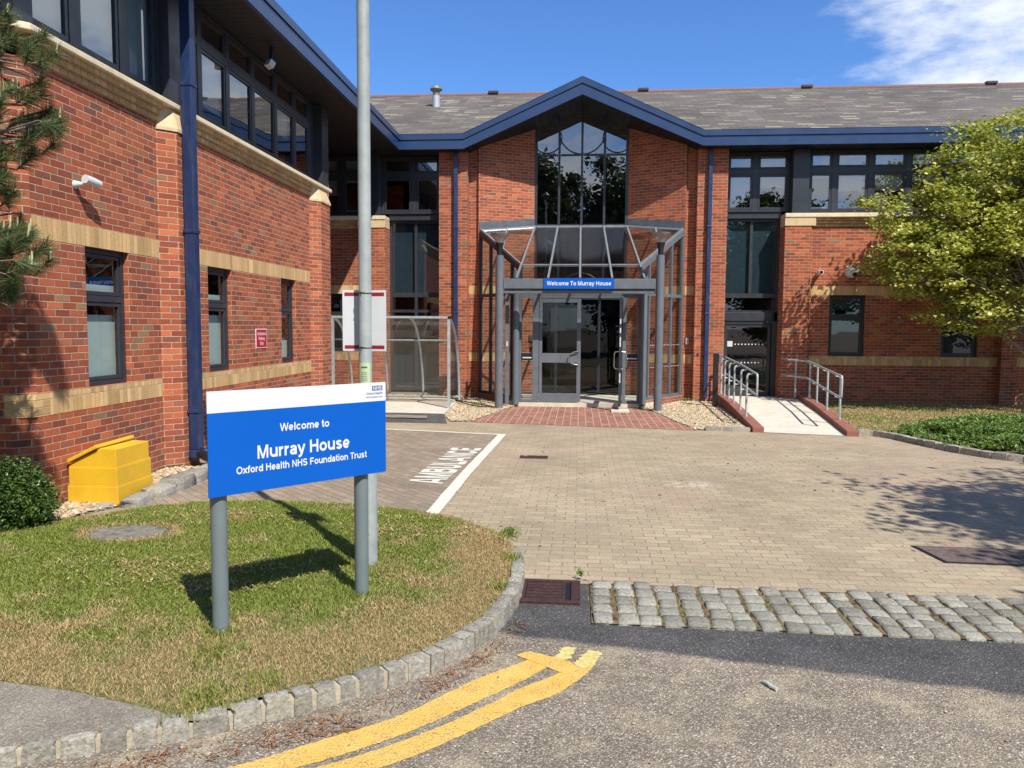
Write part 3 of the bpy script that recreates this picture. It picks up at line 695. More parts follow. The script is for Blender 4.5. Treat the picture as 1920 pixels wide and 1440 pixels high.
# main range, mirrored left and right of the gable
winR = [(6.20, 7.08), (8.90, 9.78), (11.9, 12.7)]
for s in (1, -1):
    F = facP(20.0); xs = lambda a, b: (min(s*a, s*b), max(s*a, s*b))
    hl = [(*xs(a, b), Zs, Zh) for a, b in winR if not (s < 0 and a > 8)]
    hs = []
    u0, u1 = xs(5.73, 14.0 if s > 0 else 10.0)
    wall(wl, F, u0, u1, 0, 4.40, hl)
    wl.prism([(s*5.03, 20.36), (s*5.03, 19.85), (s*5.66, 19.85), (s*5.73, 19.95), (s*5.73, 20.36)], 0, 4.40)      # pier beside the tall window
    wl.prism([(s*2.88, 20.36), (s*2.88, 19.85), (s*3.62, 19.85), (s*3.62, 20.36)], 0, 6.30)
    wl.poly([(s*2.66, 20.10, 0), (s*2.88, 20.10, 0), (s*2.88, 20.10, 6.6), (s*2.66, 20.10, 6.6)])
    wl.poly([(s*2.66, 20.10, 0), (s*2.62, 20.00, 0), (s*2.62, 20.00, 6.6), (s*2.66, 20.10, 6.6)])
    wl.poly([(s*2.62, 20.00, 0), (s*1.20, 20.70, 0), (s*1.20, 20.70, 7.15), (s*2.62, 20.00, 6.52)])
    wl.poly([(s*1.20, 20.70, 0), (s*1.20, 20.92, 0), (s*1.20, 20.92, 7.2), (s*1.20, 20.70, 7.2)])
    if s > 0:
        wl.prism([(10.25, 20.1), (10.25, 19.82), (10.62, 19.82), (10.62, 20.1)], 0, 4.38)
    a, b = xs(5.73, 14.0 if s > 0 else 10.0)
    lbox(bands, F, a, b, .965, Zs-.002, -.05, .003); lbox(bands, F, a, b, Zh, Zh+.225, -.05, .003)
    bands.prism([(s*5.735, 19.998), (s*5.735, 19.96), (s*5.80, 19.998)], .965, Zs-.002)
    lbox(corb, F, a, b, 4.388, 4.459, -.05, .030); lbox(corb, F, a, b, 4.460, 4.531, -.05, .062); lbox(corb, F, a, b, 4.532, 4.603, -.05, .098)
    a, b = xs(5.02, 14.0 if s > 0 else 10.0); lbox(cope, F, a, b, 4.605, 4.705, -.3, .19)
    a, b = xs(5.02, 5.76); caps.box(a, b, 19.83, 20.3, 4.402, 4.603)
    # buff quoin blocks on the piers and the canted walls
    for (xa, xb, ya, yb) in ((2.66, 2.884, 20.096, 20.15), ):
        for z0 in (.965, Zh): bands.box(*xs(xa, xb), ya, yb, z0, z0+.223)
    for z0 in (.965, Zh):
        n_ = Vector((-s*.7, -1.42, 0)).normalized()*.003
        pa = Vector((s*2.615, 20.0025, 0))+n_; pb = Vector((s*1.205, 20.6975, 0))+n_
        bands.poly([(pa.x, pa.y, z0), (pb.x, pb.y, z0), (pb.x, pb.y, z0+.223), (pa.x, pa.y, z0+.223)])
wo = wl.build('wall', 'red_brick', BLD); bands.build('brick_band', 'buff_soldier', BLD); bquoin.build('quoin', 'buff_brick', BLD)
corb.build('corbel', 'buff_header', BLD); cope.build('coping', 'cast_stone', BLD, bevel=.012); caps.build('pilaster_cap', 'buff_stone', BLD)

# ground-floor casements
for i, (a, b, c, d) in enumerate(wh):
    P_ = wingP(-5.28-.07)
    window(P_, a, b, c, d, rows=(2.16,), blinds=[(a+.03, b-.03, c+.04, 1.98 if i == 0 else 2.02), (a+.03, b-.03, 2.2, 2.32)] if i < 2 else [(a+.03, b-.03, c+.04, 1.6)])
for s in (1, -1):
    for i, (a, b) in enumerate(winR):
        if s < 0 and a > 8: continue
        a, b = (min(s*a, s*b), max(s*a, s*b))
        window(facP(20.08), a, b, Zs, Zh, rows=(2.16,), blinds=[(a+.03, b-.03, 2.35, Zh-.03)] if i == 0 else [(a+.03, b-.03, Zs+.04, 1.75)], back='blind_dark')

# first-floor strip windows: wing
PW = wingP(-5.33)
window(PW, 7.05, 9.62, 4.74, 6.27, cols=(7.96, 8.85), mu=.15, sash=.05, glass='upper_glass', blinds=[(7.1, 9.6, 4.8, 6.2)])
window(PW, 10.30, 15.12, 4.74, 6.27, cols=(10.68, 11.55, 12.47, 13.42, 14.32), rows=(5.80,), mu=.10, sash=.04, glass='upper_glass', blinds=[(10.75, 11.5, 5.0, 5.8), (13.5, 14.2, 5.3, 5.8)])
pn = MB()
lbox(pn, wingP(-5.28), 9.625, 10.295, 4.675, 6.278, -.3, .08); lbox(pn, wingP(-5.28), 15.48, 15.82, 4.675, 6.278, -.3, .08)
lbox(pn, wingP(-5.28), 15.12, 15.48, 4.675, 6.278, -.3, -.10); lbox(pn, wingP(-5.28), 7.0, 9.62, 4.675, 4.738, -.3, -.03); lbox(pn, wingP(-5.28), 10.3, 15.12, 4.675, 4.738, -.3, -.03)
lbox(pn, facP(6.96), -12, -5.28, 4.675, 6.278, -.3, -.04)
lbox(pn, wingP(-5.28), 15.82, 16.1, 4.4, 6.278, -.3, -.05)
# first-floor windows: main range
FU = facP(20.08)
cells = [(5.60, 6.235), (6.235, 7.10), (7.10, 7.985), (7.985, 8.88), (8.88, 9.75), (9.75, 10.25), (10.62, 11.5), (11.5, 12.4), (12.4, 13.3)]
for s in (1, -1):
    for i, (a, b) in enumerate(cells):
        if s < 0 and i > 4: continue
        a, b = (min(s*a, s*b), max(s*a, s*b))
        bl = {1: [(a+.06, b-.06, 5.28, 6.2)], 2: [(a+.06, b-.06, 5.30, 6.2)], 0: [(a+.06, b-.06, 4.82, 4.90), (a+.06, b-.06, 5.6, 6.2)], 3: [(a+.06, b-.06, 5.5, 6.2)]}.get(i)
        window(FU, a, b, 4.74, 6.27, rows=(5.785,), fr=.055, mu=.14, sash=.05, glass='upper_glass', blinds=bl)
    a, b = min(s*3.64, s*5.20), max(s*3.64, s*5.20)
    window(facP(20.22), a, b, 4.80, 6.27, cols=(s*4.36,), rows=(5.785,), mu=.13, sash=.05, glass='upper_glass', blinds=[(s*3.7 if s > 0 else s*4.3, s*4.3 if s > 0 else s*3.7, 5.15, 6.2), (min(s*4.42, s*5.15), max(s*4.42, s*5.15), 5.40, 6.2)] if s > 0 else None)
    pn.box(min(s*5.205, s*5.595), max(s*5.205, s*5.595), 19.93, 20.3, 4.708, 6.278)
    a, b = min(s*3.625, s*5.025), max(s*3.625, s*5.025)
    pn.box(a, b, 20.26, 20.45, 4.64, 4.796); pn.box(min(s*5.60, s*13.9), max(s*5.60, s*13.9), 20.05, 20.3, 4.708, 4.738)
    # tall glazed strip
    rows = (2.70, ) if s > 0 else (2.70, 2.27, .35)
    P_ = facP(20.36)
    if s > 0:
        window(P_, a, b, 2.70, 4.636, cols=(s*4.33,), mu=.075, sash=0, fr=.06, blinds=[(a+.03, b-.03, 2.75, 4.6)], back='blind_dark')
        window(P_, a, b, 2.28, 2.698, sash=0, fr=.05)
        pn.box(a+.01, b-.12, 20.30, 20.45, 2.06, 2.272)
    else:
        window(P_, a, b, 2.70, 4.636, cols=(s*4.33,), mu=.075, sash=0, fr=.06, blinds=[(a+.03, b-.03, 2.75, 4.6)], back='blind_dark')
        window(P_, a, b, .17, 2.698, cols=(s*4.33,), rows=(2.27, ), mu=.075, sash=0, fr=.06, blinds=[(a+.03, b-.03, .2, 1.1)], back='blind_dark')
pn.box(10.27, 10.6, 19.95, 20.3, 4.708, 6.278)
pn.build('panel', 'frame_grey', BLD, bevel=.004)

# automatic door of the ramp entrance
dr = MB(); D = lambda a, b, c, d, y0, y1: dr.box(a, b, y0, y1, c, d)
D(3.63, 3.71, .10, 2.055, 20.33, 20.42); D(4.90, 5.02, .10, 2.055, 20.33, 20.42); D(3.71, 4.90, 1.975, 2.055, 20.33, 20.42)
D(3.72, 3.79, .12, 1.97, 20.35, 20.40); D(4.80, 4.87, .12, 1.97, 20.35, 20.40); D(3.79, 4.80, 1.90, 1.97, 20.35, 20.40); D(3.79, 4.80, .12, .24, 20.35, 20.40)
door = dr.build('door', 'frame_grey', BLD)
MB().poly([(3.79, 20.375, .24), (4.80, 20.375, .24), (4.80, 20.375, 1.9), (3.79, 20.375, 1.9)]).build('pane', 'window_glass', door)
dots = MB()
for zz, xx in ((1.46, [3.98+.085*i for i in range(9)]), (.99, [4.05+.085*i for i in range(8)])):
    for x in xx: dots.lathe(0, 0, [(.018, 0), (.018, .002)], 10); 
dots = MB()
for zz, n_ in ((1.46, 9), (.99, 8)):
    for i in range(n_):
        x = 4.0+.085*i; dots.poly([(x+.019*math.cos(t*math.pi/4), 20.368, zz+.019*math.sin(t*math.pi/4)) for t in range(8)])
dots.build('dot_marking', 'sign_white', door)
MB().box(3.80, 3.93, 20.360, 20.366, 1.40, 1.54).build('notice', 'paper', door)
MB().box(4.73, 4.88, 20.20, 20.30, 2.0, 2.07).build('sensor', 'dark_metal', door)

# the tall gable window behind the porch
gw = MB(); GY = 20.74; zt = lambda x: 7.62-.43*abs(x)
gp = MB()
colsx = [-1.19, -.58, .015, .605, 1.19]
for i, x in enumerate(colsx):
    wd = .045 if i in (0, 4) else .035
    xa, xb = x-wd/1.2, x+wd/1.2
    gw.hexa([(xa, GY-.05, 2.6), (xb, GY-.05, 2.6), (xb, GY+.05, 2.6), (xa, GY+.05, 2.6), (xa, GY-.05, zt(xa)), (xb, GY-.05, zt(xb)), (xb, GY+.05, zt(xb)), (xa, GY+.05, zt(xa))])
for z_, h_ in ((4.53, .045), (6.37, .02), (2.66, .06)):
    for i in range(4): gw.box(colsx[i]+.038, colsx[i+1]-.038, GY-.045, GY+.045, z_-h_, z_+h_)
go = gw.build('window', 'frame_grey', BLD)
for i in range(4):
    a, b = colsx[i], colsx[i+1]
    gp.poly([(a, GY, 2.66), (b, GY, 2.66), (b, GY, zt(b)), (a, GY, zt(a))])
gp.build('pane', 'upper_glass', go)
tr = MB(); tr.ring((.015, GY-.03, 6.99), .60, .014); tr.ring((-.90, GY-.03, 6.80), .38, .012); tr.ring((.93, GY-.03, 6.80), .38, .012)
tr.ring((.015, GY-.03, 2.72), .58, .014, a0=0, a1=math.pi); tr.ring((-.88, GY-.03, 2.72), .36, .012, a0=0, a1=math.pi); tr.ring((.91, GY-.03, 2.72), .36, .012, a0=0, a1=math.pi)
tr.build('tracery', 'frame_grey', go)
# inner doors of the lobby
ld = MB()
for x in (-1.19, -.62, -.02, .52, 1.16): ld.box(x-.035, x+.035, GY-.04, GY+.04, .11, 2.598)
ldo = ld.build('door', 'frame_grey', BLD)
MB().poly([(-1.15, GY, .11), (1.15, GY, .11), (1.15, GY, 2.6), (-1.15, GY, 2.6)]).build('pane', 'lobby_glass', ldo)

# rooms behind the glass
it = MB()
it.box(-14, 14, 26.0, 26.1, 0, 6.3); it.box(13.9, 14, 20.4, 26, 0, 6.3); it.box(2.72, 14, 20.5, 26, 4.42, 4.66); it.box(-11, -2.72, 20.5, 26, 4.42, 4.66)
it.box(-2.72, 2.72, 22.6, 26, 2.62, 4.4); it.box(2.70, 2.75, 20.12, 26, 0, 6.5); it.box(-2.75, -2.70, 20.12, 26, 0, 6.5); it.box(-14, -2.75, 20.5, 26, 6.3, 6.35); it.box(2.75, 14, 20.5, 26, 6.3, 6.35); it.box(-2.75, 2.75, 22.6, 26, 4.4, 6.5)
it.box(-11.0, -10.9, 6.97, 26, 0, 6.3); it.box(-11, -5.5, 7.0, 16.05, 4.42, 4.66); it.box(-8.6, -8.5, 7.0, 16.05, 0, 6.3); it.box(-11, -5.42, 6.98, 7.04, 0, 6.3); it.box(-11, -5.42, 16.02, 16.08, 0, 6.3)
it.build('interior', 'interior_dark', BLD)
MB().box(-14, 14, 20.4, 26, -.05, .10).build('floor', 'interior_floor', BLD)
it2 = MB(); it2.box(3.9, 5.6, 23.9, 24, .1, 2.7); it2.box(4.9, 5.0, 20.5, 23.9, .1, 2.6); it2.box(-.2, 1.0, 22.3, 22.4, 2.2, 2.6)
it2.build('partition', 'interior_wall', BLD)

# eaves: two-step fascia, gutter line, soffits
fx = [-4.55, -2.94, 0, 2.94, 16]; fb = [6.28, 6.28, 7.55, 6.28, 6.28]; ft = [6.64, 6.64, 7.97, 6.64, 6.64]
def fstrip(mb, f0, f1, y0, y1):
    for i in range(4):
        b0, b1 = fb[i]+(ft[i]-fb[i])*f0, fb[i+1]+(ft[i+1]-fb[i+1])*f0; t0, t1 = fb[i]+(ft[i]-fb[i])*f1, fb[i+1]+(ft[i+1]-fb[i+1])*f1
        xa, xb = fx[i], fx[i+1]
        mb.hexa([(xa, y0, b0), (xb, y0, b1), (xb, y1, b1), (xa, y1, b0), (xa, y0, t0), (xb, y0, t1), (xb, y1, t1), (xa, y1, t0)])
fa = MB(); fstrip(fa, 0, .60, 19.45, 19.52); fstrip(fa, .64, 1.0, 19.425, 19.52)
fa.box(-4.62, -4.55, 5.9, 19.52, 6.28, 6.496); fa.box(-4.62, -4.525, 5.9, 19.50, 6.51, 6.64)
fa.box(-12, -4.62, 5.9, 5.97, 6.28, 6.64)
fa.build('fascia', 'fascia_blue', BLD)
sh_ = MB(); fstrip(sh_, .60, .64, 19.47, 19.51); sh_.box(-4.615, -4.57, 5.95, 19.5, 6.496, 6.51); 
for x in (-1.9, 1.6, 4.3, 7.2, 10.1): pass
sh_.build('gutter_joint', 'dark_metal', BLD)
sw = MB(); sw.poly([(-4.62, 5.97, 6.285), (-4.62, 19.5, 6.285), (-12, 19.5, 6.285), (-12, 5.97, 6.285)]); sw.build('soffit', 'soffit_across', BLD)
sm = MB(); sm.poly([(-12, 19.502, 6.286), (-2.90, 19.502, 6.286), (-2.90, 20.5, 6.286), (-12, 20.5, 6.286)]); sm.poly([(2.90, 19.502, 6.286), (16, 19.502, 6.286), (16, 20.5, 6.286), (2.90, 20.5, 6.286)])
for s in (1, -1): sm.poly([(0, 19.51, 7.556), (s*2.94, 19.51, 6.286), (s*2.94, 20.95, 6.286), (0, 20.95, 7.556)])
sm.build('soffit', 'soffit_along', BLD)
rf = MB(); k = .447
ry = lambda y: 6.65+k*(y-19.43)
rf.poly([(-4.55, 19.43, ry(19.43)), (-2.96, 19.43, ry(19.43)), (0, 22.4, 7.98), (0, 25.4, ry(25.4)), (-10.52, 25.4, ry(25.4))])
rf.poly([(2.96, 19.43, ry(19.43)), (16, 19.43, ry(19.43)), (16, 25.4, ry(25.4)), (0, 25.4, ry(25.4)), (0, 22.4, 7.98)])
for s in (1, -1): rf.poly([(0, 19.43, 7.98), (0, 22.4, 7.98), (s*2.96, 19.43, ry(19.43))])
rf.poly([(-4.53, 5.9, 6.65), (-4.55, 19.43, 6.65), (-10.52, 25.4, ry(25.4)), (-10.52, 5.9, ry(25.4))])
rf.poly([(-10.52, 25.4, ry(25.4)), (16, 25.4, ry(25.4)), (16, 31.4, 6.65), (-10.52, 31.4, 6.65)])
rf.poly([(-10.52, 5.9, ry(25.4)), (-10.52, 25.4, ry(25.4)), (-16.5, 25.4, 6.65), (-16.5, 5.9, 6.65)])
roof = rf.build('roof', 'roof_slate', BLD)
rt_ = MB(); rt_.tube([(-10.6, 25.4, ry(25.4)-.01), (16, 25.4, ry(25.4)-.01)], .075, 10)
rt_.build('ridge', 'ridge_tile', roof)
for x in (-2.85, 1.92, 6.95, 12.4): MB().box(x-.16, x+.16, 25.28, 25.52, ry(25.4)+.02, ry(25.4)+.10).build('ridge_vent', 'iron_brown', roof, bevel=.01)
ch = MB(); ch.lathe(-4.35, 23.4, [(.115, ry(23.4)-.1), (.115, ry(23.4)+.30)], 20)
cho = ch.build('flue', 'galvanised', roof, smooth=True)
MB().lathe(-4.35, 23.4, [(.10, ry(23.4)+.30), (.10, ry(23.4)+.42), (.18, ry(23.4)+.47), (.19, ry(23.4)+.49), (.14, ry(23.4)+.57), (.03, ry(23.4)+.61)], 20).build('cowl', 'cowl_metal', roof, smooth=True)

# rainwater pipes
def downpipe(x0, x1, y0, y1, z0, z1, clips, vx, vy):
    m = MB(); m.box(x0, x1, y0, y1, z0, z1)
    for z in clips: m.box(x0-.012, x1+.012, y0-.012, y1+.012, z, z+.05)
    o = m.build('downpipe', 'pipe_blue', BLD, bevel=.008)
    return o
dp = downpipe(-5.08, -4.945, 9.665, 9.80, .24, 6.28, (3.05, 4.9, .72), 0, 0)
MB().prism([(-5.085, 9.65), (-4.94, 9.65), (-4.80, 9.76), (-4.80, 9.90), (-5.085, 9.82)], .13, .238).build('shoe', 'pipe_blue', dp, bevel=.01)
for s in (1, -1):
    a, b = sorted((s*3.125, s*3.225)); downpipe(a, b, 19.735, 19.835, .12, 6.27, (4.35, 2.2), 0, 0)
# ------------------------------------------------------------------ entrance porch
PO = thing('entrance_porch', 'grey steel and glass entrance porch with sloping glazed roof under the central gable', 'porch', (0, 18.2, 0))
TL = Vector((-1.19, 20.58, 4.50)); TR = Vector((1.19, 20.58, 4.50)); BLp = Vector((-1.43, 17.52, 2.955)); BRp = Vector((1.43, 17.52, 2.955))
for i in range(5):
    t = i/4; a = TL.lerp(TR, t); b = BLp.lerp(BRp, t); MB().bar(a, b, .042, .06, (0, .45, 1)).build('rafter', 'mullion_light', PO)
a = TL.lerp(BLp, .77); b = TR.lerp(BRp, .77)
rg = MB()
for i in range(4):
    p = a.lerp(b, i/4+.012); q = a.lerp(b, (i+1)/4-.012); rg.bar(p+Vector((0, 0, .012)), q+Vector((0, 0, .012)), .05, .03)
    p = TL.lerp(TR, i/4+.012); q = TL.lerp(TR, (i+1)/4-.012); rg.bar(p, q, .04, .05)
CL = TL.lerp(BLp, .775); CR = TR.lerp(BRp, .775)
for s, T, C_ in ((-1, TL, CL), (1, TR, CR)):
    O = Vector((s*2.57, 20.02, 4.34)); Mw = T.lerp(O, .52); Me = C_.lerp(O, .43)
    rg.bar(T+Vector((s*.03, -.02, 0)), O, .04, .05); MB().bar(Mw, Me, .038, .05).build('rafter', 'mullion_light', PO)
    rg.bar(O+Vector((0, 0, .02)), C_+Vector((0, 0, .02)), .04, .045)
    g = MB(); g.poly([T, Mw, Me, C_]); g.poly([Mw, O, Me]); g.build('roof_glass', 'roof_glass', PO)
    # side screen
    sd_ = MB(); Ob = Vector((s*2.57, 20.02, 0)); Cb = Vector((C_.x, C_.y, 0))
    sd_.bar(O-Vector((0, 0, .07)), C_-Vector((0, 0, .07)), .08, .13)
    for t in (.012, .28, .55, .80, .985):
        p = Ob.lerp(Cb, t); zt_ = O.z+(C_.z-O.z)*t-.13
        sd_.bar((p.x, p.y, .16), (p.x, p.y, zt_), .075, .055, (Cb-Ob))
    ts = (.03, .27, .29, .54, .56, .79, .81, .97)
    for i in range(0, 8, 2):
        p = Ob.lerp(Cb, ts[i]); q = Ob.lerp(Cb, ts[i+1])
        for z_, h in ((2.66, .08), (.19, .07)): sd_.bar((p.x, p.y, z_), (q.x, q.y, z_), .06, h)
    so_ = sd_.build('side_screen', 'porch_grey' if s > 0 else 'frame_grey', PO)
    g = MB()
    for z0, z1 in ((.16, 2.66),): g.poly([(Ob.x, Ob.y, z0), (Cb.x, Cb.y, z0), (Cb.x, Cb.y, z1), (Ob.x, Ob.y, z1)])
    g.poly([(Ob.x, Ob.y, 2.66), (Cb.x, Cb.y, 2.66), (Cb.x, Cb.y, C_.z-.1), (Ob.x, Ob.y, O.z-.1)])
    g.build('pane', 'porch_glass', so_)
    if s > 0:
        dm = MB(); nn = Vector((Cb.y-Ob.y, -(Cb.x-Ob.x), 0)).normalized()*-.008; tt = (Cb-Ob).normalized()
        for zz in (1.45, .92):
            for i in range(26):
                c = Ob.lerp(Cb, .05+.036*i)+Vector((0, 0, zz))+nn
                dm.poly([c+tt*.012*math.cos(k*math.pi/3)+Vector((0, 0, .016*math.sin(k*math.pi/3))) for k in range(6)])
        dm.build('dot_marking', 'sign_white', so_)
    pl = MB(); e = Vector((Ob.y-Cb.y, Cb.x-Ob.x, 0)).normalized()*.07
    pl.prism([(Ob.x+e.x, Ob.y+e.y), (Cb.x+e.x, Cb.y+e.y), (Cb.x-e.x, Cb.y-e.y), (Ob.x-e.x, Ob.y-e.y)], 0, .155); pl.build('plinth', 'red_brick', PO)
    # stepped lead flashing on the canted wall
    lf = MB(); wa = Vector((s*2.60, 20.0085, 0)); wb = Vector((s*1.22, 20.689, 0)); off = Vector((-s*.7, -1.42, 0)).normalized()*.012
    steps = (0, .17, .42, .62, .84, 1.0)
    for i in range(5):
        p = wa.lerp(wb, steps[i])+off; q = wa.lerp(wb, steps[i+1])+off; lo = lambda t: 4.34+.17*t
        top = 4.56+.036*i
        lf.poly([(p.x, p.y, lo(steps[i])), (q.x, q.y, lo(steps[i+1])), (q.x, q.y, top), (p.x, p.y, top)])
        if i: lf.poly([(p.x-off.x, p.y-off.y, top), (p.x, p.y, top), (p.x, p.y, top-.036), (p.x-off.x, p.y-off.y, top-.036)])
    lf.build('flashing', 'lead_flashing', PO)
rg.build('glazing_frame', 'mullion_light', PO)
g = MB(); up_ = Vector((0, 0, .0))
for i in range(4):
    g.poly([TL.lerp(TR, i/4+.01), TL.lerp(TR, (i+1)/4-.01), BLp.lerp(BRp, (i+1)/4-.01), BLp.lerp(BRp, i/4+.01)])
g.build('roof_glass', 'roof_glass', PO)
# columns with bowl lamps, beam between them
for x in (-1.80, 1.76):
    m = MB(); m.lathe(x, 17.40, [(.092, 0), (.092, 3.46), (.07, 3.465)], 28); co = m.build('column', 'porch_grey', PO, smooth=True)
    m = MB(); m.lathe(x, 17.40, [(.060, 3.46), (.060, 3.58), (.075, 3.66), (.098, 3.735), (.05, 3.737)], 20); m.build('collar', 'dark_metal', co, smooth=True)
    q = None
    m = MB(); m.lathe(x, 17.40, [(.088, 3.738), (.115, 3.80), (.165, 3.87), (.205, 3.92), (.215, 3.945), (.205, 3.95)], 24); m.build('lamp_bowl', 'LAMPBOWL', co, smooth=True)
bm_ = MB(); bm_.box(-1.705, 1.665, 17.36, 17.42, 2.725, 2.945); bm_.box(-1.705, 1.665, 17.40, 17.50, 2.62, 2.695); bm_.box(-1.70, 1.66, 17.425, 17.48, 2.70, 2.94)
bm_.build('beam', 'porch_grey', PO, bevel=.006)
# front screen and doors
ff = MB()
def FB(x0, x1, z0, z1, y0=18.11, y1=18.19): ff.box(x0, x1, y0, y1, z0, z1)
FB(-1.42, -1.35, .11, 2.60); FB(1.35, 1.42, .11, 2.60); FB(-1.09, -.945, .11, 2.60); FB(1.00, 1.08, .11, 2.60); FB(-.945, 1.00, 2.545, 2.60)
FB(-1.35, -1.09, .11, .17); FB(1.08, 1.35, .11, .17); FB(-1.35, -1.09, 2.54, 2.60); FB(1.08, 1.35, 2.54, 2.60); FB(-1.42, 1.42, 2.604, 2.69)
fo = ff.build('front_screen', 'porch_grey', PO, bevel=.004)
g = MB(); g.poly([(-1.35, 18.15, .17), (-1.09, 18.15, .17), (-1.09, 18.15, 2.54), (-1.35, 18.15, 2.54)]); g.poly([(1.08, 18.15, .17), (1.35, 18.15, .17), (1.35, 18.15, 2.54), (1.08, 18.15, 2.54)])
g.build('pane', 'porch_glass', fo)
for a, b in ((-1.348, -1.092), (1.082, 1.348)):
    MB().box(a, b, 18.10, 18.18, 1.09, 1.26).build('mid_rail', 'dark_metal', fo); MB().box(a+.03, b-.02, 18.09, 18.10, 1.14, 1.165).build('letter_plate', 'sign_white', fo)
d = MB()
def DB(x0, x1, z0, z1): d.box(x0, x1, 18.12, 18.17, z0, z1)
DB(-.935, -.865, .12, 2.53); DB(-.055, .035, .12, 2.53); DB(-.865, -.055, 2.44, 2.53); DB(-.865, -.055, .12, .32); DB(-.865, -.055, 1.04, 1.26)
l1 = d.build('door_leaf', 'porch_grey', PO, bevel=.003)
g = MB(); g.poly([(-.865, 18.145, .32), (-.055, 18.145, .32), (-.055, 18.145, 1.04), (-.865, 18.145, 1.04)]); g.poly([(-.865, 18.145, 1.26), (-.055, 18.145, 1.26), (-.055, 18.145, 2.44), (-.865, 18.145, 2.44)]); g.build('pane', 'porch_glass', l1)
m = MB(); pts = [(-.035-.21*math.sin(t), 18.07, 1.15+.155*math.cos(t)) for t in [math.pi*i/14 for i in range(15)]]; pts = [(-.02, 18.12, pts[0][2])]+pts+[(-.02, 18.12, pts[-1][2])]
m.tube(pts, .014, 10); m.build('handle', 'stainless', l1, smooth=True)
# right leaf, swung open towards the forecourt
H0 = Vector((.965, 18.10, 0)); H1 = Vector((.90, 17.20, 0)); dv = (H1-H0).normalized()
d = MB()
for t0, t1, z0, z1 in ((0, .08, .12, 2.53), (.82, .902, .12, 2.53), (.08, .82, 2.44, 2.53), (.08, .82, .12, .32), (.08, .82, 1.04, 1.20)):
    p = H0+dv*t0; q = H0+dv*t1; zc = (z0+z1)/2; d.bar((p.x, p.y, zc), (q.x, q.y, zc), .05, z1-z0)
l2 = d.build('door_leaf', 'frame_grey', PO)
g = MB(); p = H0+dv*.08; q = H0+dv*.82; g.poly([(p.x, p.y, .32), (q.x, q.y, .32), (q.x, q.y, 2.44), (p.x, p.y, 2.44)]); g.build('pane', 'porch_glass', l2)
m = MB()
for s in (-1, 1):
    c = H0+dv*.80; pv = Vector((-dv.y, dv.x, 0))*s
    m.tube([c+pv*.02+Vector((0, 0, 1.34)), c+pv*.11+Vector((0, 0, 1.33)), c+pv*.13+Vector((0, 0, 1.29)), c+pv*.13+Vector((0, 0, 1.0)), c+pv*.11+Vector((0, 0, .96)), c+pv*.02+Vector((0, 0, .95))], .014, 8)
m.build('handle', 'stainless', l2, smooth=True)
m = MB(); c = H0+dv*.906
for z in (1.95, 1.75, 1.55, 1.45, .75, .65): m.box(c.x-.012, c.x+.012, c.y-.006, c.y+.002, z, z+.11)
m.build('lock_plate', 'sign_white', l2)
for x in (-1.47, 1.47): MB().lathe(x, 18.02, [(.078, .06), (.078, 3.16)], 24).build('corner_post', 'porch_grey', PO, smooth=True)
m = MB(); m.box(-1.71, -1.62, 17.86, 17.93, .08, 2.62); m.build('flat_post', 'porch_grey', PO, bevel=.004)
MB().box(-1.68, -1.65, 17.845, 17.86, 1.42, 1.53).build('tag', 'sign_white', PO)
MB().prism([(-1.42, 18.08), (1.42, 18.08), (2.55, 20.0), (1.2, 20.72), (-1.2, 20.72), (-2.55, 20.0)], .0, .10).build('floor', 'concrete', PO)
MB().box(.72, 1.12, 17.05, 17.5, .0, .05).build('step', 'concrete', PO, bevel=.005)
for x in (-1.27, 1.19):
    y = 20.0+(2.62-abs(x))*.493-.05
    tag(MB().box(x-.06, x+.06, y-.03, y+.06, 1.50, 1.66).build('intercom', 'stainless', bevel=.008), 'small silver intercom box on the brick seen through the left narrow light of the porch' if x < 0 else 'small silver intercom box on the brick seen through the right narrow light of the porch', 'intercom', 'intercoms beside the inner doors')
tag(MB().box(-1.31, -1.20, 20.60, 20.68, 1.25, 1.36).build('push_button', 'dark_metal', bevel=.008), 'small black push button below the left intercom box', 'button')
tag(MB().box(2.70, 2.78, 20.055, 20.098, 1.45, 1.62).build('key_safe', 'galvanised', bevel=.006), 'grey key safe on shaded brick right of the porch', 'key safe')

# welcome sign on the beam
ws = thing('welcome_sign', 'narrow blue sign reading Welcome To Murray House on the porch beam', 'sign', (-.02, 17.34, 2.72))
MB().box(-.805, .755, 17.335, 17.357, 2.722, 2.955).build('panel', 'sign_blue', ws, bevel=.002)
text('lettering', 'Welcome To Murray House', 'sign_white', ws, frame_m((-.025, 17.334, 2.843), (1, 0, 0), (0, -1, 0)), .135, .0035, width=1.42)

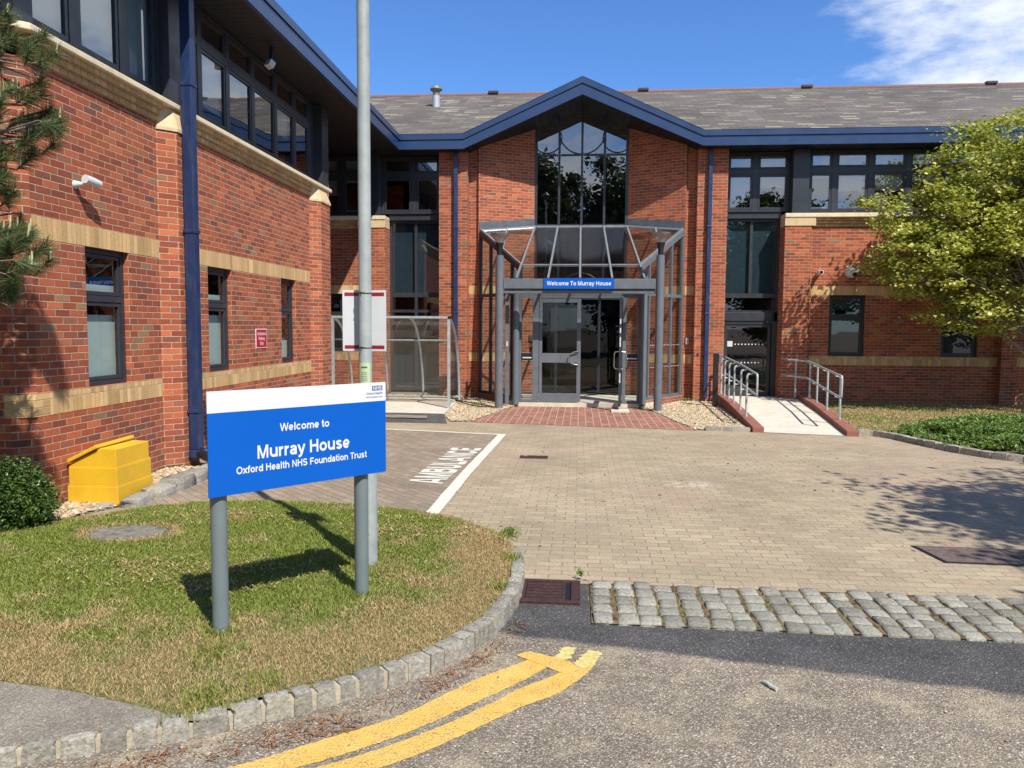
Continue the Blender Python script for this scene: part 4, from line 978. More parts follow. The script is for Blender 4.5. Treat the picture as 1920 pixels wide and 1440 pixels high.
# ------------------------------------------------------------------ ground
def sheet(name, poly, z, mat):
    m = MB(); m.poly([(x, y, z) for x, y in poly]) if sum(poly[i][0]*poly[(i+1) % len(poly)][1]-poly[(i+1) % len(poly)][0]*poly[i][1] for i in range(len(poly))) > 0 else m.poly([(x, y, z) for x, y in poly[::-1]])
    o = m.build(name, mat, origin=(0, 0, z)); return struct(o)
sheet('ground', [(-400, -400), (400, -400), (400, 400), (-400, 400)], -.03, 'soil')
sheet('road', [(-60, -14), (60, -14), (60, 9), (-60, 9)], 0, 'old_asphalt')
sheet('forecourt', [(-.45, 5.58), (3.2, 5.50), (30, 5.2), (30, 21), (-12, 21), (-12, 7.0), (-4.6, 7.0), (-3.2, 7.5), (-1.2, 7.0), (-.6, 6.2)], .004, 'buff_paving')
rnd = random.Random(4)
def ragged(pts, amp, step=.05, seed=1):
    r = random.Random(seed); out_ = []
    for i in range(len(pts)):
        a = Vector(pts[i]); b = Vector(pts[(i+1) % len(pts)]); n_ = max(1, int((b-a).length/step)); nv = Vector((-(b-a).y, (b-a).x)).normalized()
        for k in range(n_):
            p = a.lerp(b, k/n_); j = (r.random()-.5)*amp+amp*.8*(noise.noise(Vector((p.x*26, p.y*26, seed)))); p = p+nv*j; out_.append((p.x, p.y))
    return out_
sheet('ambulance_bay', [(-1.52, 7.2), (-1.50, 8.5), (-1.33, 13.22), (-5.0, 13.95), (-5.3, 9.9), (-4.7, 9.6), (-4.55, 7.4), (-3.2, 7.5)], .008, 'brown_paving')
def marking(name, poly, z, mat, label=None): return sheet(name, poly, z, mat)
marking('bay_line', ragged([(-1.52, 7.3), (-1.38, 7.3), (-1.35, 9.6), (-1.24, 13.30), (-1.38, 13.30), (-1.49, 9.6)], .006, .2, 3), .012, 'white_paint')
marking('bay_line', [(-5.0, 13.93), (-1.38, 13.20), (-1.38, 13.30), (-5.0, 14.03)], .0125, 'white_paint')
am = text('bay_lettering', 'AMBULANCE', 'white_paint', None, frame_m((-1.755, 10.33, .013), (.045, 1, 0), (0, 0, 1)), .62, .016, thick=.0005, width=2.72, weight=.235)
struct(am)
def offset_path(path, d):
    out_ = []
    for i, p in enumerate(path):
        a = Vector(path[max(0, i-1)]); b = Vector(path[min(len(path)-1, i+1)]); t = (b-a).normalized(); out_.append((p[0]-t.y*d, p[1]+t.x*d))
    return out_
def smooth_path(path, n=8):
    out_ = []; P_ = [Vector(path[0])*2-Vector(path[1])]+[Vector(p) for p in path]+[Vector(path[-1])*2-Vector(path[-2])]
    for i in range(1, len(P_)-2):
        for k in range(n):
            t = k/n; a, b, c, d_ = P_[i-1:i+3]
            out_.append(tuple(.5*((2*b)+(c-a)*t+(2*a-5*b+4*c-d_)*t*t+(3*b-a-3*c+d_)*t**3)))
    out_.append(tuple(P_[-2])); return out_
YL1 = smooth_path([(-3.6, 2.05), (-2.6, 2.52), (-1.9, 2.84), (-1.44, 3.06), (-1.15, 3.29), (-.84, 3.55), (-.63, 3.83), (-.48, 4.02), (-.31, 4.19), (-.22, 4.29)])+smooth_path([(-3.6, 1.92), (-2.6, 2.38), (-1.85, 2.72), (-1.42, 2.93), (-1.09, 3.13), (-.80, 3.37), (-.59, 3.60), (-.43, 3.79), (-.28, 3.97), (-.19, 4.10), (-.13, 4.19)])[::-1]
YL2 = smooth_path([(-3.5, 1.83), (-2.5, 2.30), (-1.7, 2.72), (-1.08, 3.09), (-.79, 3.31), (-.58, 3.52), (-.42, 3.71), (-.28, 3.89), (-.12, 4.05), (-.01, 4.20)])+smooth_path([(-3.5, 1.69), (-2.5, 2.16), (-1.6, 2.62), (-1.05, 2.95), (-.75, 3.16), (-.55, 3.36), (-.27, 3.68), (-.08, 3.86), (.06, 4.09), (.115, 4.23)])[::-1]
def stripe(name, path, wd, z, mat, seed): return sheet(name, ragged(offset_path(path, wd/2)+offset_path(path, -wd/2)[::-1], .012, .03, seed), z, mat)
sheet('yellow_line', ragged(YL1, .0055, .014, 11), .003, 'yellow_paint'); sheet('yellow_line', ragged(YL2, .0055, .014, 12), .0035, 'yellow_paint')
sheet('yellow_line', ragged([(-.34, 4.29), (-.26, 4.35), (-.02, 4.23), (.04, 4.14), (-.05, 4.07)], .007, .03, 5), .0046, 'yellow_paint')
sheet('yellow_line', ragged([(-.11, 4.27), (-.07, 4.43), (.0, 4.43), (-.04, 4.26)], .030, .02, 6), .0040, 'pale_yellow_paint')
sheet('yellow_line', ragged([(-.01, 4.21), (.08, 4.41), (.16, 4.37), (.112, 4.23), (.05, 4.15)], .016, .014, 8), .0042, 'pale_yellow_paint')
fpath = [(-8, 4.75), (-2.87, 3.53), (-2.41, 3.46), (-1.95, 3.33), (-1.78, 3.26), (-2.10, 3.14), (-2.34, 3.02), (-3.5, 2.42), (-8, .3)]
struct(MB().prism(fpath, -.02, .085).build('footpath', 'footpath'))
sheet('entrance_paving', [(-2.12, 14.93), (2.16, 14.27), (1.45, 18.09), (-1.45, 18.09), (-1.62, 17.2)], .009, 'red_paver')
pad = MB(); pad.prism([(-5.6, 16.0), (-2.80, 15.9), (-3.02, 19.8), (-5.6, 19.9)], -.02, .055); struct(pad.build('shelter_slab', 'concrete'))
pr = MB(); pr.prism([(-5.6, 14.75), (-2.52, 14.65), (-2.80, 15.9), (-5.6, 16.0)], -.02, [.012, .012, .052, .052]); struct(pr.build('slab_ramp', 'new_tarmac'))
sheet('patch', ragged([(-3.9, 15.15), (-3.0, 15.1), (-3.1, 15.6), (-4.0, 15.65)], .05, .1, 2), .0465, 'footpath')
rp = MB(); b = 0
L_ = [(3.33, 14.15, .012), (3.46, 16.9, .10), (3.62, 19.8, .125), (3.62, 20.34, .125)]; R_ = [(4.67, 13.85, .012), (5.07, 16.9, .10), (5.45, 19.8, .125), (5.03, 20.34, .125)]
for i in range(3): rp.poly([L_[i], R_[i], R_[i+1], L_[i+1]])
struct(rp.build('ramp', 'concrete'))
def kerbbar(name, p0, p1, w0, h0, h1, mat):
    m = MB(); n_ = 5
    for i in range(n_):
        a = Vector(p0).lerp(Vector(p1), i/n_); c = Vector(p0).lerp(Vector(p1), (i+1)/n_-.004)
        ha, hb = h0+(h1-h0)*min(1, i/n_*1.6), h0+(h1-h0)*min(1, (i+1)/n_*1.6)
        m.prism([(a.x, a.y), (a.x+w0, a.y), (c.x+w0, c.y), (c.x, c.y)], -.02, [ha, ha, hb, hb])
    return struct(m.build(name, mat, bevel=.006))
simple('red_kerb', (.34, .125, .085), .85, var=.15, dirt=(.2, .1, .08, .4))
kerbbar('ramp_kerb', (3.13, 14.15), (3.42, 19.8), .20, .10, .25, 'red_kerb'); kerbbar('ramp_kerb', (4.67, 13.85), (5.45, 19.8), .20, .10, .23, 'red_kerb')

# rough stones for kerbs and setts
def stone(V, Fc, c, ax, ay, sx, sy, sz, z0, r, jit=.16, tilt=.0):
    g3 = [-1, -.45, .45, 1]; idx = {}; b = len(V); cnt = 0
    ex = (r.random()-.5)*.12; ey = (r.random()-.5)*.12
    for i in range(4):
        for j in range(4):
            for k_ in range(3):
                if 0 < i < 3 and 0 < j < 3 and k_ < 2: continue
                x, y, z = g3[i], g3[j], (-1, .45, 1)[k_]
                e = (abs(x) == 1)+(abs(y) == 1)+(k_ == 2)
                s_ = 1-.05*(e == 2)-.11*(e == 3) if k_ else 1
                x = x*s_*(1+ex*y)+(r.random()-.5)*jit; y = y*s_*(1+ey*x)+(r.random()-.5)*jit
                zz = z0+sz*((z+1)/2)*(1-.06*(e >= 2)*(k_ == 2))+(r.random()-.5)*jit*.35*min(sx, sy)*(k_ == 2)+tilt*x*sx
                p = c[0]+ax[0]*x*sx/2+ay[0]*y*sy/2, c[1]+ax[1]*x*sx/2+ay[1]*y*sy/2, zz
                idx[i, j, k_] = b+cnt; cnt += 1; V.append(p)
    for i in range(3):
        for j in range(3): Fc.append((idx[i, j, 2], idx[i+1, j, 2], idx[i+1, j+1, 2], idx[i, j+1, 2]))
        for k_ in range(2):
            Fc.append((idx[i, 0, k_], idx[i+1, 0, k_], idx[i+1, 0, k_+1], idx[i, 0, k_+1])); Fc.append((idx[i+1, 3, k_], idx[i, 3, k_], idx[i, 3, k_+1], idx[i+1, 3, k_+1]))
            Fc.append((idx[0, i+1, k_], idx[0, i, k_], idx[0, i, k_+1], idx[0, i+1, k_+1])); Fc.append((idx[3, i, k_], idx[3, i+1, k_], idx[3, i+1, k_+1], idx[3, i, k_+1]))
def kerb_run(name, path, hs, ln, dp, mat='granite', seed=1, gap=.022, mortar=True):
    r = random.Random(seed); V = []; Fc = []; P_ = [Vector(p) for p in path]
    L = [0]
    for i in range(1, len(P_)): L.append(L[-1]+(P_[i]-P_[i-1]).length)
    def at(s_):
        for i in range(1, len(P_)):
            if s_ <= L[i] or i == len(P_)-1:
                t = (s_-L[i-1])/(L[i]-L[i-1]); return P_[i-1].lerp(P_[i], t), (P_[i]-P_[i-1]).normalized()
    s_ = 0
    while s_ < L[-1]-.05:
        l_ = ln*(.75+.6*r.random()); c, t = at(s_+l_/2); h = hs(s_/L[-1])*(.95+.1*r.random()); nn = Vector((-t.y, t.x))
        c = c+nn*dp/2+nn*(r.random()-.5)*.012
        stone(V, Fc, c, t, nn, l_-gap*r.uniform(.4, 1.3), dp*(.94+.1*r.random()), h+.03, -.03, r, .10)
        s_ += l_
    o = fast(name, V, np.array(Fc), mat); struct(o); o.data.shade_smooth()
    try: o.data.set_sharp_from_angle(angle=R(48))
    except Exception: pass
    if mortar:
        a_ = offset_path(path, .012); b_ = offset_path(path, dp-.012); m = MB()
        for i in range(len(path)-1):
            h0, h1 = hs(i/(len(path)-1))-.016, hs((i+1)/(len(path)-1))-.016
            m.hexa([(*a_[i], -.02), (*a_[i+1], -.02), (*b_[i+1], -.02), (*b_[i], -.02), (*a_[i], h0), (*a_[i+1], h1), (*b_[i+1], h1), (*b_[i], h0)])
        struct(m.build(name+'_mortar', 'mortar'))
simple('mortar', (.38, .33, .235), .95, var=.2, nscale=20, bump=.004, bscale=60)
kp = smooth_path([(-4.4, 1.72), (-3.5, 2.35), (-2.34, 2.97), (-2.1, 3.08), (-1.83, 3.20), (-1.63, 3.31), (-1.41, 3.46), (-1.16, 3.64), (-.89, 3.89), (-.66, 4.17), (-.47, 4.62), (-.39, 5.04), (-.375, 5.45), (-.41, 5.9), (-.48, 6.40)], 3)
kerb_run('granite_kerb', kp, lambda t: .082+.035*min(1, max(0, (t-.35)/.3))-.10*max(0, (t-.86)/.14), .128, .098, seed=3, gap=.017)
kerb_run('granite_kerb', smooth_path([(7.6, 10.9), (6.9, 11.15), (6.29, 11.43), (6.0, 11.7), (5.74, 12.15), (5.5, 12.9), (5.32, 13.6), (5.12, 13.92), (4.88, 13.93)][::-1], 5), lambda t: .11, .22, .13, seed=5)
kerb_run('granite_kerb', [(2.32, 14.26), (3.10, 14.20)], lambda t: .09, .24, .12, seed=6)
V = []; Fc = []; r = random.Random(8)
for c_ in range(38):
    x = .10+.149*c_+r.uniform(-.006, .006)+.010*math.sin(c_*1.7); y = 4.80-.012*x
    for j in range(5 if x < 1.9 else 6):
        hy = (.158 if x < 1.9 else .131)*(1+r.uniform(-.14, .14)); wd = .131*(1+r.uniform(-.09, .07))
        if y+hy > 5.62: hy = max(.06, 5.60-y)
        stone(V, Fc, (x+.075+r.uniform(-.006, .006)+.006*math.sin(c_+j*2.1), y+hy/2), (1, r.uniform(-.05, .05)), (r.uniform(-.05, .05), 1), wd, hy-.009, .046+r.uniform(-.004, .008), -.025, r, .09, r.uniform(-.03, .03)); y += hy
so_ = fast('granite_setts', V, np.array(Fc), 'sett_granite'); struct(so_)
sheet('sett_joints', [(.10, 4.80), (1.9, 4.79), (6, 4.74), (6, 5.52), (.10, 5.575)], .010, 'sett_joint')
V = []; Fc = []; r = random.Random(18)
for i, (x, y, sx, sy, h) in enumerate([(-4.58, 7.62, .30, .26, .10), (-4.55, 7.98, .38, .24, .13), (-4.56, 8.38, .40, .26, .15), (-4.58, 8.80, .40, .26, .14), (-4.62, 9.22, .42, .24, .12), (-4.68, 9.62, .34, .22, .10), (-4.82, 7.42, .22, .2, .05)]):
    stone(V, Fc, (x, y), (-.1, .995), (-.995, -.1), sy*1.7, sx*.62, h+.05, -.05, r, .30)
o = fast('edging_stones', V, np.array(Fc), 'granite'); struct(o); o.data.shade_smooth()

# ironwork in the ground
gg = thing('gully_grate', 'rusty brown iron gully grating at the kerb beside the granite setts', 'drain cover', (-.17, 5.36, 0))
m = MB(); m.box(-.39, .03, 5.13, 5.165, -.02, .022); m.box(-.39, .03, 5.555, 5.59, -.02, .022); m.box(-.39, -.355, 5.165, 5.555, -.02, .022); m.box(-.035, .03, 5.165, 5.555, -.02, .022); m.build('frame', 'iron_brown', gg, bevel=.003)
m = MB()
for i in range(6): y = 5.175+.063*i; m.box(-.352, -.095, y, y+.040, -.01, .018)
m.box(-.095, -.075, 5.168, 5.552, -.01, .018); m.build('grate', 'iron_brown', gg, bevel=.003)
MB().box(-.355, -.035, 5.166, 5.554, -.012, .006).build('pit', 'dark_metal', gg)
m = MB(); m.box(-.83, -.43, 10.9, 11.14, .0, .0095); tag(m.build('drain_cover', 'iron_brown'), 'small dark metal drain cover in the middle of the block paving', 'drain cover')
mh = thing('manhole_cover', 'large reddish brown manhole cover half in tree shade on the right of the forecourt', 'manhole cover', (3.6, 6.62, 0))
m = MB(); P_ = [(2.88, 6.86), (2.95, 6.38), (4.35, 6.33), (4.28, 6.82)]
m.prism(P_, -.01, .010); m.build('frame', 'dark_metal', mh)
m = MB(); m.prism([(2.915, 6.835), (2.975, 6.405), (3.60, 6.385), (3.56, 6.815)], 0, .0135); m.prism([(3.575, 6.815), (3.615, 6.385), (4.325, 6.355), (4.26, 6.80)], 0, .0135); m.build('lid', 'manhole_lid', mh)
m = MB(); m.prism([(-3.85+.36*math.cos(t)*(1+.10*math.sin(3*t)+.06*math.sin(7*t+1)), 6.25+.25*math.sin(t)*(1+.08*math.sin(5*t))) for t in [i*math.pi/22 for i in range(44)]], .02, .084)
tag(m.build('inspection_cover', 'cover_concrete'), 'worn grey concrete inspection cover sunk in the lawn behind the sign', 'manhole cover')

# ------------------------------------------------------------------ signs, posts, cameras, rails
SB = thing('hospital_sign', 'large blue and white board reading Murray House on two grey posts in the lawn', 'sign', (-1.73, 4.60, .07))
bx = Vector((.65, .76, 0)).normalized(); bn = Vector((bx.y, -bx.x, 0)); bc = Vector((-1.67, 4.575, 1.207))
def board(name, u0, u1, v0, v1, d0, d1, mat, par=SB, bev=.0):
    m = MB(); c = lambda u, v, d: bc+bx*u+Vector((0, 0, v))+bn*d
    m.hexa([c(u0, v0, d1), c(u1, v0, d1), c(u1, v0, d0), c(u0, v0, d0), c(u0, v1, d1), c(u1, v1, d1), c(u1, v1, d0), c(u0, v1, d0)]); return m.build(name, mat, par, bevel=bev)
pnl = board('panel', -.60, .60, -.30, .177, -.004, .004, 'sign_blue'); hdr = board('header', -.60, .60, .1775, .30, -.004, .004, 'sign_white')
board('rail', -.55, .55, .20, .235, -.022, -.0045, 'sign_post_grey'); board('rail', -.55, .55, -.235, -.20, -.022, -.0045, 'sign_post_grey')
for x, y in ((-2.055, 4.225), (-1.43, 4.965)):
    m = MB(); m.lathe(x, y, [(.046, .03), (.046, 1.45), (.03, 1.455)], 28); m.build('post', 'sign_post_grey', SB, smooth=True)
def bt(s_, u, v, size, bold, width, mat='sign_white', al='CENTER', par=pnl): 
    return text('lettering', s_, mat, par, frame_m(bc+bx*u+Vector((0, 0, v))+bn*.0052, bx, bn), size, bold, al, .0004, width)
bt('Welcome to', .004, .064, .068, .0017, .335); bt('Murray House', .005, -.070, .112, .0030, .625); bt('Oxford Health NHS Foundation Trust', .005, -.164, .0615, .0015, .885)
lb = board('logo', .494, .574, .248, .279, .0041, .0050, 'logo_blue', hdr)
text('lettering', 'NHS', 'sign_white', lb, frame_m(bc+bx*.534+Vector((0, 0, .2635))+bn*.0054, bx+Vector((0, 0, 0)), bn), .034, .0010, 'CENTER', .0002, .066)
text('lettering', 'Oxford Health', 'logo_grey', hdr, frame_m(bc+bx*.574+Vector((0, 0, .230))+bn*.0046, bx, bn), .0225, .0003, 'RIGHT', .0002, .125)
text('lettering', 'NHS Foundation Trust', 'logo_blue', hdr, frame_m(bc+bx*.574+Vector((0, 0, .206))+bn*.0046, bx, bn), .015, .0001, 'RIGHT', .0002, .125)

LP = thing('lamp_post', 'tall pale grey lamp post rising out of the lawn behind the blue sign', 'lamp post', (-1.585, 5.65, .06))
m = MB(); m.lathe(-1.585, 5.65, [(.080, .02), (.080, 1.02), (.062, 1.10), (.047, 1.16), (.046, 3.6), (.043, 7.6)], 28); pole = m.build('pole', 'lamp_post_grey', LP, smooth=True)
m = MB(); m.box(-1.625, -1.545, 5.563, 5.575, .32, .92); m.build('access_door', 'lamp_post_grey', LP, bevel=.004)
m = MB(); m.lathe(-1.585, 5.65, [(.05, 7.6), (.22, 7.75), (.24, 7.85), (.05, 8.0)], 20); m.build('lantern', 'dark_metal', LP, smooth=True)
ps = thing('poster', 'blank white poster with dark red bars tied behind the lamp post', 'poster', (-1.60, 5.705, 1.69))
m = MB(); n_ = 10
for i in range(n_):
    xa, xb = -1.772+.333*i/n_, -1.772+.333*(i+1)/n_; ca = lambda x: 5.706+.012*math.cos((x+1.605)*14)
    m.hexa([(xa, ca(xa), 1.690), (xb, ca(xb), 1.688), (xb, ca(xb)+.002, 1.688), (xa, ca(xa)+.002, 1.690), (xa, ca(xa), 2.145), (xb, ca(xb), 2.143), (xb, ca(xb)+.002, 2.143), (xa, ca(xa)+.002, 2.145)])
sheet_ = m.build('sheet', 'paper', ps)
for z in (1.705, 2.100):
    m = MB()
    for i in range(n_):
        xa, xb = -1.757+.303*i/n_, -1.757+.303*(i+1)/n_; ca = lambda x: 5.7045+.012*math.cos((x+1.605)*14)
        m.poly([(xa, ca(xa), z), (xb, ca(xb), z), (xb, ca(xb), z+.026), (xa, ca(xa), z+.026)])
    m.build('bar', 'maroon', sheet_)
for z in (1.718, 2.12):
    m = MB(); m.tube([(-1.585+.048*math.cos(t), 5.65+.05*math.sin(t), z+.003*math.sin(t*2)) for t in [math.pi*(1+i/10)*1.0 for i in range(11)]], .003, 6); m.tube([(-1.60, 5.60, z), (-1.607, 5.593, z-.03)], .0025, 5); m.build('cable_tie', 'cable', ps)
nt_ = thing('notice', 'small pale green paper notice taped to the lamp post above the blue sign', 'notice', (-1.585, 5.60, 1.36))
m = MB()
for i in range(8):
    t0, t1 = math.pi*(1.18+.62*i/8), math.pi*(1.18+.62*(i+1)/8); q = lambda t, z: (-1.585+.0495*math.cos(t), 5.65+.0495*math.sin(t), z)
    m.poly([q(t0, 1.36), q(t1, 1.36), q(t1, 1.60), q(t0, 1.605)])
ns = m.build('sheet', 'green_paper', nt_)
m = MB()
for k_, z in enumerate((1.565, 1.53, 1.515, 1.50, 1.485, 1.47, 1.44, 1.425, 1.41)):
    for i in range(5):
        t0, t1 = math.pi*(1.36+.30*i/5), math.pi*(1.36+.30*(i+1)/5); q = lambda t, z: (-1.585+.0502*math.cos(t), 5.65+.0502*math.sin(t), z)
        m.poly([q(t0, z), q(t1, z), q(t1, z+(.012 if k_ == 0 else .004)), q(t0, z+(.012 if k_ == 0 else .004))])
m.build('print', 'ink', ns)

rs = thing('parking_sign', 'small red sign reading Ambulance Parking Only on the left brick wall between windows', 'sign', (-5.27, 12.49, 1.5))
MB().box(-5.278, -5.270, 12.27, 12.72, 1.495, 1.815).build('border', 'sign_white', rs); rp_ = MB().box(-5.2705, -5.2675, 12.29, 12.70, 1.51, 1.80).build('panel', 'sign_red', rs)
for s_, z in (('Ambulance', 1.735), ('Parking', 1.655), ('Only', 1.575)): text('lettering', s_, 'sign_white', rp_, frame_m((-5.2668, 12.495, z), (0, 1, 0), (1, 0, 0)), .078, .002, 'CENTER', .0004, {'Ambulance': .34, 'Parking': .24, 'Only': .14}[s_])

c1 = thing('security_camera', 'white bullet security camera on the left brick wall above the first window', 'camera', (-5.2, 7.85, 3.36))
MB().tube([(-5.15, 7.78, 3.385), (-5.13, 7.90, 3.37), (-5.12, 7.975, 3.36)], [.046, .046, .040], 18).build('body', 'white_plastic', c1, smooth=True)
MB().tube([(-5.277, 7.80, 3.33), (-5.20, 7.80, 3.335), (-5.14, 7.81, 3.36)], [.045, .024, .022], 14).build('bracket', 'white_plastic', c1, smooth=True)
MB().tube([(-5.12, 7.975, 3.36), (-5.12, 7.981, 3.359)], .032, 14).build('lens', 'lens_black', c1)
c2 = thing('floodlight', 'small white floodlight under the dark soffit of the left wing', 'floodlight', (-4.95, 12.4, 6.0))
MB().bar((-4.97, 12.20, 6.03), (-4.92, 12.28, 5.98), .13, .11).build('lamp_head', 'white_plastic', c2, bevel=.008); MB().box(-4.97, -4.93, 12.28, 12.34, 6.0, 6.284).build('bracket', 'dark_metal', c2)
c3 = thing('security_camera', 'small white bullet camera on the right wing wall, left of the dome camera', 'camera', (5.9, 19.9, 3.27))
MB().tube([(5.90, 19.99, 3.24), (5.90, 19.95, 3.24), (5.90, 19.90, 3.27), (5.90, 19.72, 3.255)], [.055, .05, .058, .056], 18).build('body', 'white_plastic', c3, smooth=True); MB().tube([(5.90, 19.72, 3.255), (5.90, 19.714, 3.255)], .036, 14).build('lens', 'lens_black', c3)
c4 = thing('dome_camera', 'large white dome security camera on the right wing wall above the first window', 'camera', (6.66, 19.9, 3.2))
m = MB(); m.tube([(6.66, 19.998, 3.27), (6.66, 19.90, 3.27)], [.13, .12], 20); m.ball((6.66, 19.85, 3.25), .125, (1, .8, 1), 18, 10); m.build('body', 'white_plastic', c4, smooth=True)
MB().ball((6.70, 19.78, 3.215), .062, (1, .7, 1), 14, 8).build('lens', 'lens_black', c4, smooth=True)
alarm = tag(MB().box(3.30, 3.33, 19.82, 19.85, 1.2, 1.24).build('wall_socket', 'dark_metal'), 'tiny black fitting on the brick pier left of the right blue pipe', 'fitting')
alarm.location.x -= .33

def rail_group(side, posts, label):
    e = thing('handrail', label, 'handrail', (posts[0][0], posts[0][1], posts[0][2]))
    s = side; top = []; mid = []
    for x, y, z in posts:
        m = MB(); hz = z+.86
        m.lathe(x, y, [(.045, z-.01), (.045, z+.008), (.030, z+.012), (.028, z+.07), (.021, z+.072)], 14)
        m.tube([(x, y, z+.05), (x, y, hz-.05), (x+s*.012, y, hz-.018), (x+s*.05, y, hz)], .0215, 12)
        m.tube([(x+s*.05, y, hz), (x+s*.085, y, hz-.012), (x+s*.10, y, hz+.02)], .012, 8)
        m.tube([(x, y, z+.46), (x+s*.05, y, z+.455), (x+s*.10, y, z+.47)], .015, 8)
        m.build('post', 'galvanised', e, smooth=True)
        top.append(Vector((x+s*.10, y, hz+.045))); mid.append(Vector((x+s*.10, y, z+.505)))
    d0 = (top[0]-top[1]).normalized()
    et = top[0]+d0*.62; em = mid[0]+d0*.62
    pts = [em+Vector((0, 0, 0))]+[]
    loop = [mid[-1]]+mid[::-1][1:]+[em-d0*.03, em+Vector((0, 0, .03)), et-Vector((0, 0, .035)), et-d0*.035]+top
    m = MB(); m.tube(loop, .021, 12); m.build('rail', 'galvanised', e, smooth=True)
    return e
rail_group(1, [(3.27, 15.40, .13), (3.33, 16.25, .16), (3.40, 17.30, .19), (3.44, 18.10, .21), (3.48, 18.85, .23), (3.52, 19.55, .25)], 'galvanised double handrail on the left red kerb of the ramp, next to the gravel')
rg_ = rail_group(-1, [(4.96, 15.15, .12), (5.14, 16.50, .155), (5.32, 17.80, .19), (5.46, 18.85, .22)], 'galvanised double handrail on the right red kerb of the ramp, next to the dry lawn')
e = rg_
m = MB()
for zz in (1.05, .66): m.tube([(5.36, 18.85, zz+.05), (5.15, 19.15, zz+.07), (5.05, 19.2, zz+.07), (5.05, 19.8, zz+.07)], .021, 10)
m.tube([(5.25, 19.3, .2), (5.25, 19.3, 1.1)], .0215, 12); m.build('return_rail', 'galvanised', e, smooth=True)
bo = thing('bollard', 'slim black square bollard with a push pad at the top of the ramp', 'bollard', (3.2, 18.4, .05))
MB().box(3.13, 3.24, 18.35, 18.46, .05, 1.29).build('shaft', 'dark_metal', bo, bevel=.006); MB().box(3.245, 3.31, 18.34, 18.42, 1.10, 1.27).build('push_pad', 'stainless', bo, bevel=.006)

# bike shelter
BS = thing('bike_shelter', 'curved clear plastic bike shelter with galvanised frame in front of the dark windows', 'bike shelter', (-4.2, 17.7, .05))
hx = [-2.88, -3.76, -4.64, -5.52]
def hoop(t): return 17.0+1.48*math.sin(t), .10+1.94*math.cos(t)
for x in hx:
    m = MB(); m.tube([(x, *hoop(i*math.pi/2/16)) for i in range(17)], .027, 8); m.build('hoop', 'galvanised', BS, smooth=True)
for x in (hx[0], hx[3]): MB().box(x-.03, x+.03, 16.97, 17.03, .0, 2.04).build('post', 'galvanised', BS)
m = MB(); m.box(-5.55, -2.85, 16.965, 17.035, 2.045, 2.095); y, z = hoop(R(41)); m.tube([(-5.52, y-.02, z-.02), (-2.88, y-.02, z-.02)], .022, 8); m.tube([(-5.52, 18.46, .17), (-2.88, 18.46, .17)], .022, 8)
m.build('rail', 'galvanised', BS)
MB().box(-2.90, -2.83, 16.96, 17.04, 2.04, 2.10).build('end_cap', 'dark_metal', BS)
for i in range(3):
    m = MB(); N_ = 12; xa, xb = hx[i]-.02, hx[i+1]+.02
    for k_ in range(N_):
        a = hoop(k_*math.pi/2/N_); b = hoop((k_+1)*math.pi/2/N_); m.poly([(xa, *a), (xb, *a), (xb, *b), (xa, *b)])
    m.build('panel', 'shelter_plastic', BS, smooth=True)
for x in (hx[0]+.0, hx[3]):
    m = MB(); m.poly([(x, 17.03, .25)]+[(x, hoop(i*math.pi/2/12)[0]-.02, max(.25, hoop(i*math.pi/2/12)[1]-.02)) for i in range(12)]+[(x, 18.44, .25)]); m.build('end_panel', 'shelter_plastic', BS)

# grit bin
GB = thing('grit_bin', 'yellow plastic grit bin with loose sloping lid against the left brick wall', 'grit bin', (-4.97, 7.8, .0))
def tier(o, z0, z1): return [(-5.235-o, 7.50-o), (-4.73+o, 7.50-o), (-4.73+o, 8.12+o), (-5.235-o, 8.12+o)], z0, z1
m = MB()
for o, z0, z1 in ((.035, -.01, .02), (.022, .02, .205), (.018, .205, .218), (.010, .218, .40), (.006, .40, .412)): m.prism(*tier(o, z0, z1))
pr_ = [(-5.235, .412), (-4.735, .412), (-4.735, .592), (-4.91, .598), (-5.225, .445)]
b = len(m.v); m.v += [(x, 7.505, z) for x, z in pr_]+[(x, 8.115, z) for x, z in pr_]; m.f += [(b, b+1, b+2, b+3, b+4), (b+9, b+8, b+7, b+6, b+5)]+[(b+i, b+5+i, b+5+(i+1) % 5, b+(i+1) % 5) for i in range(5)]
m.build('body', 'yellow_plastic', GB, bevel=.014)
m = MB(); m.hexa([(-5.25, 7.47, .440), (-4.915, 7.47, .606), (-4.915, 8.15, .618), (-5.25, 8.15, .452), (-5.25, 7.47, .482), (-4.925, 7.47, .642), (-4.925, 8.15, .654), (-5.25, 8.15, .494)]); m.build('lid', 'yellow_plastic', GB, bevel=.008)
tag(MB().tube([(-5.0, 9.75, .19), (-4.72, 9.50, .165), (-4.66, 9.42, .16)], [.06, .062, .06], 14).build('pipe_stub', 'black_rubber'), 'short black pipe end lying below the left blue downpipe', 'pipe')
LT = thing('lamp_standard', 'tall black lamp standard outside the right edge, its round lantern throwing shade', 'street lamp', (5.98, 4.92, 0))
MB().lathe(5.98, 4.92, [(.06, 0), (.05, 1.2), (.035, 4.35)], 16).build('pole', 'dark_metal', LT, smooth=True); MB().lathe(5.98, 4.92, [(.05, 4.35), (.20, 4.42), (.24, 4.6), (.12, 4.72)], 20).build('lantern', 'dark_metal', LT, smooth=True)
tag(MB().tube([(.99, 4.08, .012), (1.01, 4.05, .016), (1.02, 4.02, .014), (1.045, 3.99, .012)], [.006, .010, .007, .012], 8).build('litter', 'bone_white', smooth=True), 'small white twisted scrap of litter on the worn road', 'litter')
